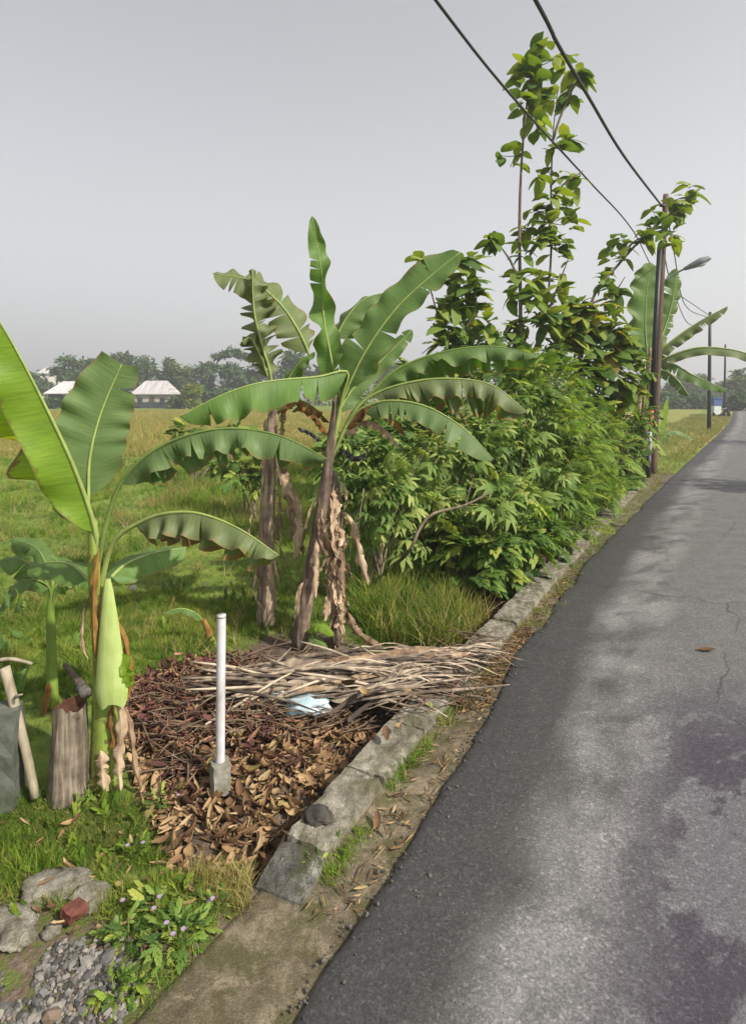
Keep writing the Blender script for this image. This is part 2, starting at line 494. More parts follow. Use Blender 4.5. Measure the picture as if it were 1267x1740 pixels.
M['bark_branch'] = streak_mat('bark_branch', [(.25, (.08, .06, .04)), (.5, (.15, .115, .08)), (.8, (.25, .20, .145))], rough=.85)
M['stump'] = streak_mat('stump_wood', [(.28, (.025, .02, .016)), (.42, (.075, .06, .045)), (.58, (.15, .122, .09)), (.78, (.27, .23, .175))], scl=(38, 38, 1.6), rough=.9, bumpd=.02)
M['stump_top'] = plain_mat('stump_rotten_top', (.08, .035, .022), .9, .2, .6, 20)
M['bamboo'] = streak_mat('old_bamboo', [(.25, (.13, .11, .075)), (.5, (.25, .215, .15)), (.8, (.37, .32, .24))], scl=(25, 25, 2), rough=.75)
M['mossy'] = plain_mat('mossy_stone', (.12, .125, .11), .9, .2, .6, 9, 0, .01, (.05, .065, .035))
M['pvc'] = streak_mat('white_pvc', [(.28, (.25, .23, .20)), (.45, (.40, .39, .38)), (.65, (.52, .51, .53))], scl=(9, 9, 2.5), rough=.5, bumpd=.001)
M['cement'] = plain_mat('cement_block', (.27, .26, .23), .9, .2, .5, 14, 0, .006, (.12, .115, .08))
M['steel_black'] = plain_mat('black_pole_paint', (.02, .02, .023), .5, .4, .4)
M['steel_silver'] = plain_mat('silver_paint', (.42, .43, .43), .5, .5, .3)
M['orange_paint'] = plain_mat('orange_paint', (.42, .12, .04), .6, .4, .4)
M['pole_brown'] = streak_mat('brown_pole', [(.25, (.04, .027, .02)), (.5, (.09, .06, .043)), (.8, (.17, .12, .085))], scl=(20, 20, 1), rough=.85)
M['lamp_grey'] = plain_mat('lamp_housing', (.22, .24, .26), .5, .5, .3)
M['lamp_glass'] = plain_mat('lamp_cover', (.62, .65, .68), .3, .5, .1)
M['cable'] = plain_mat('cable_rubber', (.03, .03, .033), .6, .4, .3)
M['roof_zinc'] = streak_mat('pale_roof_sheet', [(.3, (.26, .25, .25)), (.5, (.42, .40, .40)), (.75, (.56, .54, .54))], scl=(3.5, .25, .25), rough=.7)
M['wall_cream'] = plain_mat('house_plaster', (.42, .38, .33), .9, .2, .35, 1.2)
M['wall_white'] = plain_mat('white_plaster', (.68, .66, .62), .9, .2, .2, 1.2)
M['dark_wood'] = plain_mat('dark_wood', (.08, .055, .045), .8, .3, .4, 2)
M['window_dark'] = plain_mat('window_glass', (.03, .035, .04), .25, .5, .2)
M['fence_dark'] = plain_mat('dark_fence_panel', (.05, .055, .07), .8, .3, .3, 2)
M['blue_paint'] = plain_mat('blue_canopy', (.05, .10, .28), .6, .4, .2)
M['cart_white'] = plain_mat('pale_cart_body', (.55, .60, .58), .6, .4, .2)
M['rubber'] = plain_mat('black_rubber', (.02, .02, .02), .8, .3, .2)
M['brick_red'] = plain_mat('red_brick', (.15, .055, .042), .9, .2, .5, 18, 0, .006)
M['patch_dark'] = plain_mat('dark_wall_patch', (.03, .027, .024), .9, .2, .5, 14, 0, .006, (.075, .07, .06))
M['flower'] = plain_mat('purple_flower', (.34, .24, .36), .7, .3, .2)
M['rock_dark'] = plain_mat('dark_rock', (.06, .055, .05), .9, .2, .5, 40, 0, .004, (.14, .13, .115))

def make_gravel_mat():
    t = NT('gravel')
    a = t.n('Attribute', attribute_name='rnd').outputs['Fac']
    c = t.ramp(a, [(0, (.04, .038, .036)), (.3, (.10, .095, .088)), (.7, (.20, .19, .175)), (.9, (.30, .275, .24)), (1, (.2, .14, .1))])
    return t.done(t.pbr(t.mix(t.noise(t.pos(), 50, 3), c, t.mix(1, c, (.6, .6, .6), 'MULTIPLY')), .85, .3))
M['gravel'] = make_gravel_mat()

def make_plastic_mat():
    t = NT('clear_plastic')
    n = t.noise(t.obj(), 9, 4)
    c = t.ramp(n, [(.3, (.40, .62, .66)), (.55, (.62, .74, .80)), (.75, (.80, .84, .86))])
    sh = t.pbr(c, .18, .6, t.bump(n, .5, .02))
    return t.done(t.n('MixShader', {0: .35, 1: sh, 2: t.n('BsdfTransparent', {'Color': (.9, .97, .97)}).outputs[0]}).outputs[0])
M['plastic'] = make_plastic_mat()

def make_ground_mat():
    t = NT('ground')
    p = t.pos()
    z = t.n('SeparateColor', {0: t.n('Attribute', attribute_name='zone').outputs['Color']})
    n1, n2, n3 = t.noise(p, 1.3, 6, .65), t.noise(p, 9, 5, .65), t.noise(p, 45, 4, .7)
    green = t.ramp(t.math('ADD', t.math('MULTIPLY', n1, .55), t.math('MULTIPLY', n2, .45)), [(.32, (.115, .10, .05)), (.43, (.10, .135, .03)), (.54, (.14, .20, .032)), (.66, (.24, .23, .07))])
    soil = t.ramp(t.math('ADD', t.math('MULTIPLY', n2, .6), t.math('MULTIPLY', n3, .4)), [(.35, (.05, .035, .026)), (.5, (.11, .08, .06)), (.65, (.20, .155, .115))])
    rows = t.noise(t.scale(p, (.05, .9, 1)), 1.0, 5, .6)
    paddy = t.ramp(t.math('ADD', t.math('MULTIPLY', rows, .6), t.math('MULTIPLY', n2, .4)), [(.33, (.13, .165, .045)), (.45, (.26, .235, .07)), (.55, (.40, .29, .105)), (.68, (.46, .35, .16))])
    wob = t.math('MULTIPLY', t.math('SUBTRACT', n2, .5), .9)
    f1 = t.ramp(t.math('ADD', z.outputs[0], wob), [(.4, 0.0), (.6, 1.0)])
    f2 = t.ramp(t.math('ADD', z.outputs[1], t.math('MULTIPLY', t.math('SUBTRACT', n1, .5), .9)), [(.35, 0.0), (.65, 1.0)])
    col = t.mix(f2, t.mix(f1, green, soil), paddy)
    return t.done(t.pbr(col, .95, .15, t.bump(t.math('ADD', n2, n3), .7, .03)))
M['ground'] = make_ground_mat()

def make_road_mat():
    t = NT('asphalt')
    p, u = t.pos(), t.uv()
    su = t.n('SeparateXYZ', {0: u})
    across, along = su.outputs[0], su.outputs[1]
    big = t.noise(t.scale(u, (.9, .35, 1)), 1.0, 5, .55, .6)
    mid = t.noise(u, 3.2, 5, .6)
    fine = t.noise(p, 95, 5, .85)
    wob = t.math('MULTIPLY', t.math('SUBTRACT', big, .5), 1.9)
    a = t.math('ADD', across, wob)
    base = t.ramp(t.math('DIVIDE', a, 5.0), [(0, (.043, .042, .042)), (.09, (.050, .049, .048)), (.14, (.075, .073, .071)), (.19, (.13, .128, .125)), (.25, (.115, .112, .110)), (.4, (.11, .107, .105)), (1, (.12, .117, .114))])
    base = t.mix(t.ramp(mid, [(.4, 0.0), (.7, .4)]), base, t.mix(1, base, (.62, .62, .63), 'MULTIPLY'))
    pale = t.math('MULTIPLY', t.ramp(t.noise(t.scale(u, (1.6, 1.1, 1)), 1.0, 4, .5, .4), [(.36, 0.0), (.58, 1.0)]), t.ramp(t.math('DIVIDE', t.math('ADD', across, t.math('MULTIPLY', wob, .25)), 4.0), [(.11, 0.0), (.17, 1.0), (.24, 1.0), (.31, 0.0)]))
    base = t.mix(t.math('MULTIPLY', pale, .85), base, (.185, .182, .18))
    dk = t.math('MULTIPLY', t.ramp(t.noise(t.scale(u, (2.4, 1.7, 1)), 1.0, 4, .5, .4), [(.52, 0.0), (.66, .7)]), t.ramp(t.math('DIVIDE', across, 4.0), [(.04, 0.0), (.12, 1.0), (.26, 1.0), (.36, 0.0)]))
    base = t.mix(dk, base, (.05, .049, .049))
    blot = t.ramp(t.noise(t.scale(u, (1.5, 1.0, 1)), 1.0, 9, .72, .3), [(.475, 0.0), (.49, .7), (.51, 1.0)])
    near = t.math('MULTIPLY', t.ramp(t.math('DIVIDE', across, 4.0), [(.22, 0.0), (.34, 1.0)]), t.ramp(t.math('DIVIDE', along, 10.0), [(.48, 1.0), (.62, 0.0)]))
    base = t.mix(t.math('MULTIPLY', near, .7), base, (.098, .094, .108))
    base = t.mix(t.math('MULTIPLY', t.math('MULTIPLY', blot, near), .95), base, (.045, .039, .050))
    grit = t.ramp(fine, [(.36, .40), (.5, 1.0), (.64, 1.9)])
    col = t.mix(.75, base, t.mix(1, base, grit, 'MULTIPLY'))
    st = t.n('TexVoronoi', {'Vector': p, 'Scale': 70.0}, feature='F1')
    sv = t.n('SeparateColor', {0: st.outputs['Color']}).outputs[0]
    col = t.mix(.55, col, t.mix(1, col, t.ramp(sv, [(0, .55), (.6, .95), (.9, 1.25), (1, 2.0)]), 'MULTIPLY'))
    vor = t.n('TexVoronoi', {'Vector': t.n('MixRGB', {'Fac': .08, 'Color1': t.scale(u, (.5, .35, 1)), 'Color2': t.n('TexNoise', {'Vector': u, 'Scale': 4.0, 'Detail': 5.0}).outputs[1]}).outputs[0], 'Scale': 1.0}, feature='DISTANCE_TO_EDGE').outputs[0]
    crack = t.math('MULTIPLY', t.ramp(vor, [(.0, .85), (.007, 0.0)]), t.ramp(t.noise(u, .7, 3), [(.46, 0.0), (.56, 1.0)]))
    col = t.mix(crack, col, (.03, .03, .03))
    rim = t.ramp(t.math('ADD', across, t.math('MULTIPLY', t.math('SUBTRACT', mid, .5), .10)), [(.012, 1.0), (.05, 0.0)])
    col = t.mix(t.math('MULTIPLY', rim, .9), col, (.022, .021, .021))
    rough = t.ramp(mid, [(.3, .62), (.7, .85)])
    return t.done(t.pbr(col, rough, .35, t.bump(t.math('ADD', t.math('MULTIPLY', fine, .35), t.math('MULTIPLY', mid, 2.0)), .45, .006)))
M['road'] = make_road_mat()

def make_apron_mat(name, a, b, c, moss, k=2.2):
    t = NT(name)
    p = t.pos()
    n1, n2, n3 = t.noise(p, k, 7, .7, .8), t.noise(p, 14, 6, .72), t.noise(p, 110, 3, .8)
    col = t.ramp(t.math('ADD', t.math('MULTIPLY', n1, .6), t.math('MULTIPLY', n2, .4)), [(.36, a), (.49, b), (.60, c)])
    col = t.mix(t.ramp(t.noise(p, 4.3, 7, .7), [(.50, 0.0), (.60, .85)]), col, moss)
    col = t.mix(t.ramp(t.noise(p, 7.1, 6, .7, .5), [(.58, 0.0), (.64, .8)]), col, t.mix(1, c, (1.15, 1.12, 1.1), 'MULTIPLY'))
    col = t.mix(.7, col, t.mix(1, col, t.ramp(n3, [(.34, .5), (.5, 1.0), (.68, 1.7)]), 'MULTIPLY'))
    return t.done(t.pbr(col, .9, .2, t.bump(t.math('ADD', t.math('MULTIPLY', n2, 2), n3), .5, .008)))
M['apron'] = make_apron_mat('roadside_concrete', (.045, .037, .024), (.10, .082, .052), (.185, .155, .11), (.07, .066, .026))
M['wall'] = make_apron_mat('weathered_wall', (.06, .053, .04), (.165, .15, .115), (.28, .26, .215), (.085, .08, .045), 3.0)
M['wall_dark'] = make_apron_mat('stained_wall', (.035, .035, .032), (.085, .082, .072), (.2, .19, .165), (.045, .05, .022))

M['rock'] = make_apron_mat('grey_rock', (.075, .065, .05), (.17, .155, .125), (.27, .25, .21), (.09, .085, .05), 6)

# ------------------------------------------------------------------ the setting
def grid_faces(n, m):
    i, j = np.meshgrid(np.arange(n - 1), np.arange(m - 1), indexing='ij')
    a = (i * m + j).ravel()
    return np.stack([a, a + 1, a + m + 1, a + m], 1)

LITTER = [(215, 1175), (300, 1130), (420, 1110), (600, 1095), (800, 1090), (700, 1180), (625, 1262), (430, 1478), (415, 1540), (300, 1500), (265, 1400), (235, 1330), (205, 1250)]
LAWN = [(-80, 1330), (240, 1340), (285, 1440), (300, 1490), (225, 1520), (120, 1480), (-120, 1560)]
LITTER_W = [P(x, y, -.05) for x, y in LITTER]

def make_ground():
    ys = np.r_[-40, -20, -8, -3, 0, 1, np.arange(1.6, 8.5, .07), np.geomspace(8.6, 30, 90), np.geomspace(31, 200, 50), 300, 500, 900, 1800, 2900]
    dl = np.r_[-1900, -900, -200, -60, -20, -8, -2, -.5, -.1, np.arange(-.03, .09, .03), np.arange(.12, 5, .07), np.geomspace(5.1, 60, 70), np.geomspace(64, 300, 30), 600, 1500, 4000]
    D, Y = np.meshgrid(dl, ys)
    X = XW(Y) - D
    Z = gz(X, Y)
    V = np.stack([X, Y, Z], -1).reshape(-1, 3)
    n, m = D.shape
    x, y, d = V[:, 0], V[:, 1], D.ravel()
    soil = inpoly(x, y, LITTER_W) * 1.0
    soil = np.maximum(soil, (1 - smooth(.35, 1.4, d)) * (d > -.1) * (y > 3) * (y < 15))
    near = (y < 3.3) & (d > -.05)
    soil = np.where(near, np.maximum(soil, .55), soil)
    soil = np.maximum(soil, np.exp(-((x + 0.75) ** 2 + (y - 6.0) ** 2) / .5))
    wob = vnoise(x * .12, y * .12) * 6
    paddy = smooth(22, 27, y + wob) * (1 - smooth(88, 100, y + vnoise(x * .05, y * .05) * 18)) * (d > 8)
    paddy = np.where((d > 8) & (y > 20), paddy * (.75 + .5 * (vnoise(x * .03, y * .25) + .5)), paddy)
    right = (d < 0) & (y > 18)
    paddy = np.where(right & (y > 26) , .5, paddy)
    paddy = np.where((d > 1.2) & (d < 8) & (y > 24), .45 * smooth(24, 30, y), paddy)
    col = np.stack([soil, paddy, np.zeros_like(soil), np.ones_like(soil)], 1)
    me = mesh_data('ground', V, grid_faces(n, m)[:, ::-1])
    a = me.color_attributes.new('zone', 'FLOAT_COLOR', 'POINT')
    a.data.foreach_set('color', col.astype(np.float32).ravel())
    props(link('ground', me, M['ground']), kind='structure', label='grassy field and bare roadside soil stretching to the far trees')
make_ground()

def make_road():
    ys = np.r_[-30, -12, -4, -1, .5, np.arange(1.2, 9, .05), np.geomspace(9.1, 40, 120), np.geomspace(41, 400, 60)]
    us = np.r_[0, .012, .05, .12, np.linspace(.4, 5.4, 16)]
    wob = (vnoise(ys * 1.4, ys * 0 + 3) * .05 + vnoise(ys * 7, ys * 0 + 8) * .025 + vnoise(ys * 23, ys * 0 + 1) * .022) * np.clip(ys / 4, .7, 1.4)
    V, U = [], []
    L = ys * 1.17
    for i, y in enumerate(ys):
        x0 = float(XR(y))
        for k, u in enumerate(us):
            f = 1 - smooth(0, .6, u)
            zz = (-.03, .026, .032, .036)[k] if k < 4 else .036 + .02 * math.sin(min(u, 5.4) / 5.4 * math.pi)
            xx = x0 + (u / .857) + wob[i] * f - (.01 if k == 0 else 0)
            V.append((xx, y, zz + .006 * float(vnoise(xx * 1.5, y * 1.5))))
            U.append((u, L[i]))
    V = np.array(V)
    m = len(us)
    G = grid_faces(len(ys), m)
    skirt = G[(G[:, 0] % m) == 0]; top = G[(G[:, 0] % m) > 0]
    sv = len(V) + np.arange(len(V)).reshape(-1)
    V = np.concatenate([V, V]); U = U + U
    G = np.concatenate([top, skirt + len(sv)])
    solo('road', V, G, M['road'], 'narrow worn asphalt road running away beside the field', kind='structure', uv=U)
make_road()

def make_crumbs():
    rr = np.random.default_rng(811)
    n = 1300
    y = 1.4 + 9.5 * rr.random(n) ** 1.3
    x = XR(y) + rr.normal(size=n) * .05 - .02 + (rr.random(n) < .2) * rr.random(n) * .5
    ST = [stone_shape(90 + k) for k in range(5)]
    s_ = rr.gamma(2, .0018, n) + .002
    z = np.where(x > XR(y) + .02, .036, .008) + s_ * .3
    V, Fc, rn = scatter(ST, np.stack([x, y, z], 1), rr.random(n) * 6.28, rr.normal(size=n), rr.normal(size=n), s_)
    solo('gravel', V, Fc, M['rock_dark'], 'loose chippings along the crumbling edge of the asphalt', kind='stuff', rnd=rn, smooth_=False)
make_crumbs()

def make_apron():
    ys = np.r_[-12, -4, -1, .5, np.arange(1.2, 9, .08), np.geomspace(9.1, 19, 50)]
    ts = np.linspace(0, 1, 22)
    V = []
    for y in ys:
        a = float(XW(y)) + (.015 if y < 3.02 else .05)
        b = float(XR(y)) + .12
        e = .05 * float(vnoise(y * 3, 5.5)) + .03 * float(vnoise(y * 9, 2.5))
        for t in ts:
            x = a + (b - a) * t + (e if t == 0 and y < 3.02 else 0)
            V.append((x, y, -.004 + (.035 * max(0, 1 - abs(t - .28) / .22) * (.35 + float(vnoise(y * 2.3, 1.7)) + .5) if y > 3.1 else 0) + .012 * float(vnoise(x * 3 + 4, y * 3)) + .006 * float(vnoise(x * 11, y * 11)) - (.05 if t == 0 and y < 3.02 else 0)))
    solo('roadside_pavement', V, grid_faces(len(ys), len(ts)), M['apron'], 'stained concrete strip between the asphalt and the low wall', kind='structure')
make_apron()

def make_hills():
    xs = np.linspace(-3200, 3200, 90)
    V = []
    for x in xs:
        h = 52 + 60 * (float(vnoise(x * .0024 + 3, 2.2)) + .1) + 20 * float(vnoise(x * .009, 7.1)) + 42 * math.exp(-((x + 780) / 330) ** 2)
        h = min(112, max(14, h))
        for k, (dy, f) in enumerate(((0, -.02), (150, .35), (330, .75), (520, 1.0), (900, .8), (1500, -.02))):
            V.append((x, 1380 + dy, h * f + 6 * float(vnoise(x * .011 + k, k * 3.3))))
    solo('hills', V, grid_faces(len(xs), 6), M['tree_far'], 'low wooded hills fading into haze beyond the field', kind='structure')
make_hills()

# haze in the air
hv, hf = box((0, 1450, 59), (8200, 3100, 126))
t = NT('haze_air')
t.t.links.new(t.n('VolumePrincipled', {'Color': (.93, .96, 1.0), 'Density': .0015, 'Anisotropy': .2}).outputs[0], t.out.inputs['Volume'])
HAZE = t.m

# ------------------------------------------------------------------ low wall
def make_wall():
    root = thing('low_wall', 'weathered low concrete wall with cracked chipped top along the roadside ditch', 'wall', (float(XW(3)) + .15, 3.0, 0))
    cuts = [2.99, 3.26, 3.86, 4.42, 4.95, 5.6, 6.45, 7.5, 8.7, 10.2, 12.0, 14.0, 16.5]
    for i in range(len(cuts) - 1):
        a, b = cuts[i] + .005, cuts[i + 1] - .005
        pa = np.array([float(XW(a)), a]); pb = np.array([float(XW(b)), b])
        dv = pb - pa; L = np.linalg.norm(dv); rz = math.atan2(dv[1], dv[0])
        nrm = np.array([dv[1], -dv[0]]) / L
        wdt = .28
        h = [.045, .066, .070, .068, .03, .064, .068, .066, .062, .06, .055, .05][i]
        top, bot = h + .004 * random.uniform(-1, 1), -.26
        c = (pa + pb) / 2 + nrm * (wdt / 2 + random.uniform(-.003, .003))
        V, Fc = rough_block((*c, (top + bot) / 2), (L, wdt, top - bot), rz, 40 + i, (max(5, int(L / .06)), 7, 5), .010)
        if i == 0:                                    # broken end: the top crumbles towards the start
            t = ((V[:, :2] - pa) @ (dv / L)) / L
            V[:, 2] -= (1 - smooth(0, .9, t)) * .035 * (V[:, 2] > 0)
        o = part('wall_block', V, Fc, M['wall_dark'] if i == 0 else M['wall'], root, smooth_=False)
        if i == 0: o['label'] = 'dark crumbling end block of the wall'
make_wall()

# ------------------------------------------------------------------ banana plants
def blade(spine, hw, up, fold=(.25, .25), curl=(.3, .3), wave=.18, nw=7, tears=(0, 0), n=44, seed=0, tip=.55, start=.10, blunt=False):
    """a banana leaf: two halves either side of the spine; fold > 0 lifts a half towards `up`, < 0 lets it hang"""
    rr = np.random.default_rng(seed)
    S = spline(spine, n)
    T = unit(np.gradient(S, axis=0))
    t = np.linspace(0, 1, n)
    up = np.asarray(up, float)
    if up.ndim == 2: up = np.stack([np.interp(t, np.linspace(0, 1, len(up)), up[:, k]) for k in range(3)], 1)
    side = unit(np.cross(T, up)); N = np.cross(side, T)
    prof = np.minimum(1, (t / start) ** .6) * (np.clip(1 - np.clip((t - tip) / (1 - tip), 0, 1) ** 2.4, 0, 1) ** .6 if not blunt else np.clip(1 - .45 * t ** 3, 0, 1))
    L = np.r_[0, np.cumsum(np.linalg.norm(np.diff(S, axis=0), axis=1))]
    hw = (hw, hw) if np.isscalar(hw) else hw
    K = 6
    V, Fc, U = [], [], []
    for h, sg in enumerate((1, -1)):
        ph = rr.random() * 6
        wv = wave * (np.sin(t * nw * 2 * math.pi + ph + 1.3 * np.sin(t * 9 + ph)) + .7 * np.interp(t, np.linspace(0, 1, nw * 2), rr.random(nw * 2) * 2 - 1))
        cuts = sorted(set([0, n - 1] + list(rr.choice(np.arange(3, n - 3), size=min(tears[h], n - 8), replace=False)))) if tears[h] else [0, n - 1]
        for s in range(len(cuts) - 1):
            i0, i1 = cuts[s], cuts[s + 1]
            ii = np.arange(i0, i1 + 1)
            torn = len(cuts) > 2
            da = (rr.random() - .6) * .55 if torn else 0
            short = 1 - (rr.random() * .18 if torn else 0)
            base = len(V)
            for a, i in enumerate(ii):
                p = S[i].copy()
                w_ = hw[h] * prof[i] * short
                step = w_ / K
                q = (a / max(len(ii) - 1, 1) - .5) * 2 if torn else 0
                for k in range(K + 1):
                    f = k / K
                    if k:
                        ang = fold[h] + curl[h] * f + da * f + wv[i] * f * 1.6
                        pinch = -.10 * q * f * step * 2 if torn else 0
                        p = p + step * (math.cos(ang) * sg * side[i] + math.sin(ang) * N[i]) + T[i] * (step * .22 + pinch)
                    V.append(p.copy()); U.append((L[i], f))
            for a in range(len(ii) - 1):
                for k in range(K):
                    v = base + a * (K + 1) + k
                    f = (v, v + 1, v + K + 2, v + K + 1)
                    Fc.append(f if sg < 0 else f[::-1])
    return np.array(V), Fc, np.array(U)

def banana_leaf(parent, spine, hw, up, mat='banana_mid', rib='midrib', petiole=None, rad=.016, name='leaf', label=None, **kw):
    V, Fc, U = blade(spine, hw, up, **kw)
    o = part(name, V, Fc, M[mat], parent, uv=U)
    if label: o['label'] = label
    full = (list(petiole) if petiole is not None else []) + list(spine)
    pv, pf, pu = tube(full, [rad * 1.5, rad, rad * .8, rad * .5, rad * .22] if petiole is not None else [rad, rad * .7, rad * .2], 6, n=34)
    part('midrib', pv, pf, M[rib], o)
    return o

def ribbons(parent, path, n, rad, mat, seed, length=(.25, .5), width=(.02, .05)):
    """dry leaf bases hanging round a stem, each a part"""
    rr = np.random.default_rng(seed)
    S = spline(path, 40)
    for k in range(n):
        i = rr.integers(6, 39)
        a = rr.random() * 6.28 if k % 3 else -1.6 + rr.normal() * .8
        p = S[i]
        out = np.array([math.cos(a), math.sin(a), 0])
        L = rr.uniform(*length)
        L = min(L, p[2] - S[0][2] + .05)
        q1 = p + out * (rad * 1.0)
        q2 = q1 + out * rr.uniform(.02, .08) + np.array([0, 0, -.12 * L])
        q3 = q2 + out * rr.uniform(-.02, .05) + np.array([rr.normal() * .02, rr.normal() * .02, -.45 * L])
        q4 = q3 + np.array([rr.normal() * .05, rr.normal() * .05, -.43 * L])
        w_ = rr.uniform(*width)
        V, Fc, U = blade([q1, q2, q3, q4], (w_, w_ * rr.uniform(.4, 1)), out + np.array([rr.normal() * .5, rr.normal() * .5, .1]), (rr.uniform(-.9, .5), rr.uniform(-.9, .5)), (rr.uniform(-1.6, 1.2), rr.uniform(-1.6, 1.2)), .42, 4, (4, 4), n=18, seed=seed * 50 + k, tip=.7)
        part('dry_leaf', V, Fc, M[mat], parent, uv=U)

UPC = (0, -1, .15)             # facing the camera side
UPZ = (0, 0, 1)

def plant_a():
    D = 3.9
    base = P(178, 1338, -.08)
    D = base[1]
    r = thing('banana_plant', 'lime and green banana plant with pale hanging sheath beside the tree stump', 'banana plant', base)
    stem = [base, Q(180, 1240, D), Q(178, 1130, D), Q(168, 1020, D), Q(160, 930, D), Q(160, 880, D)]
    V, Fc, U = tube(stem, [.098, .085, .074, .062, .05, .02], 16, n=26, jit=.08, seed=1)
    part('pseudostem', V, Fc, M['stem_green'], r, uv=U)
    crown = Q(160, 905, D)
    # big lime leaf rising to the left edge
    banana_leaf(r, QL((163, 905, D - .02), (128, 800, D - .1), (72, 680, D - .22), (5, 556, D - .36), (-60, 470, D - .5)), (.50, .22), (.9, .05, .45), 'banana_lime', petiole=QL((164, 960, D)), rad=.014, fold=(-.95, -1.2), curl=(-.15, .1), wave=.24, nw=4, seed=5, label='bright lime young leaf rising to the side', start=.16, tip=.8)
    # upright leaf
    banana_leaf(r, QL((150, 845, D + .05), (153, 775, D + .1), (172, 700, D + .16), (207, 618, D + .2)), (.24, .28), (.05, -1, .12), 'banana_sheen', petiole=QL((158, 940, D), (150, 890, D + .03)), rad=.013, fold=(.06, .10), curl=(.1, .05), wave=.12, nw=5, seed=8, blunt=True, start=.14, tears=(1, 0))
    # arching leaf to the right
    banana_leaf(r, QL((205, 822, D - .05), (255, 770, D - .1), (325, 738, D - .17), (400, 728, D - .22), (480, 742, D - .27), (556, 780, D - .32)), (.19, .27), (0, -.2, 1), 'banana_sheen', 'midrib_dark', petiole=QL((165, 985, D), (178, 900, D - .02)), rad=.015, fold=(-.75, -1.1), curl=(-.4, -.4), wave=.42, nw=6, seed=12, tears=(7, 4))
    # lower leaf to the right
    banana_leaf(r, QL((230, 892, D - .1), (275, 874, D - .18), (335, 872, D - .26), (405, 898, D - .34), (474, 944, D - .4)), (.17, .25), (.08, -.1, 1), 'banana_worn', petiole=QL((170, 1000, D), (186, 935, D - .04), (205, 908, D - .07)), rad=.015, fold=(-.8, -1.15), curl=(-.25, -.3), wave=.42, nw=6, seed=15, tears=(3, 3))
    # leaf behind to the right
    banana_leaf(r, QL((185, 985, D + .15), (215, 958, D + .3), (260, 940, D + .45), (316, 930, D + .6)), (.15, .14), (0, -.5, .9), 'banana_green', petiole=QL((170, 1010, D), (176, 1000, D + .06)), rad=.012, fold=(-.5, -.2), curl=(-.2, -.4), wave=.12, nw=4, seed=17)
    # low leaf to the left, behind
    banana_leaf(r, QL((150, 985, D + .1), (125, 962, D + .25), (95, 955, D + .4), (50, 962, D + .5)), (.13, .15), (0, -.45, .9), 'banana_green', petiole=QL((163, 1030, D), (158, 1000, D + .05)), rad=.012, fold=(-.45, -.1), curl=(-.4, -.3), wave=.12, nw=4, seed=19)
    # pale sheath folded down the stem: a tapering cone
    ys = np.linspace(0, 1, 22)
    V, Fc = [], []
    A = Q(180, 985, D - .09); B = Q(189, 1196, D - .13)
    for i, t in enumerate(ys):
        c = A * (1 - t) + B * t
        wd = (.018 + .098 * t ** .8) * (1 if t < .9 else 1 - 1.6 * (t - .9))
        for k in range(13):
            a = (k / 12 - .5) * 2.7
            hem = .05 * math.sin(k * 1.1) * max(0, t - .8) * 3
            V.append(c + np.array([math.sin(a) * wd, -math.cos(a) * wd * .72 + .03, hem * .6 + .006 * math.sin(9 * t + k * 2)]))
    o = part('hanging_sheath', V, grid_faces(22, 13), M['sheath_pale'], r)
    V, Fc, U = blade(QL((205, 1110, D - .1), (214, 1140, D - .13), (218, 1168, D - .12)), (.035, .05), (.4, -1, .1), (-.2, .3), (.3, .4), .3, 3, seed=4)
    part('leaf_remnant', V, Fc, M['banana_lime'], r, uv=U)
    # brown sheaths
    for pts, w_, mt, sd in ((((168, 930, D - .07), (160, 985, D - .09), (158, 1060, D - .1), (162, 1120, D - .09)), .03, 'brown_leaf', 31),
                            (((152, 1010, D - .03), (141, 1050, D - .04), (140, 1100, D - .05), (150, 1122, D - .05)), .014, 'dry_leaf', 32),
                            (((190, 1040, D - .05), (212, 1095, D - .07), (220, 1150, D - .08), (216, 1190, D - .06)), .03, 'brown_leaf', 33),
                            (((200, 1190, D - .1), (206, 1240, D - .12), (200, 1290, D - .13), (205, 1345, D - .15)), .045, 'dry_leaf', 34),
                            (((212, 1200, D - .05), (222, 1250, D - .06), (228, 1300, D - .07), (240, 1345, D - .08)), .03, 'dry_leaf', 35),
                            (((170, 1275, D - .12), (172, 1300, D - .13), (174, 1330, D - .14), (178, 1350, D - .15)), .05, 'dry_leaf', 36),
                            (((192, 1195, D - .08), (186, 1230, D - .1), (192, 1260, D - .1), (196, 1300, D - .1)), .03, 'brown_leaf', 37)):
        V, Fc, U = blade(QL(*pts), (w_, w_), (.2, -1, 0), (-.3, -.4), (-.9, -.6), .45, 4, (2, 2), n=22, seed=sd, tip=.75)
        part('dry_leaf', V, Fc, M[mt], r, uv=U)
plant_a()

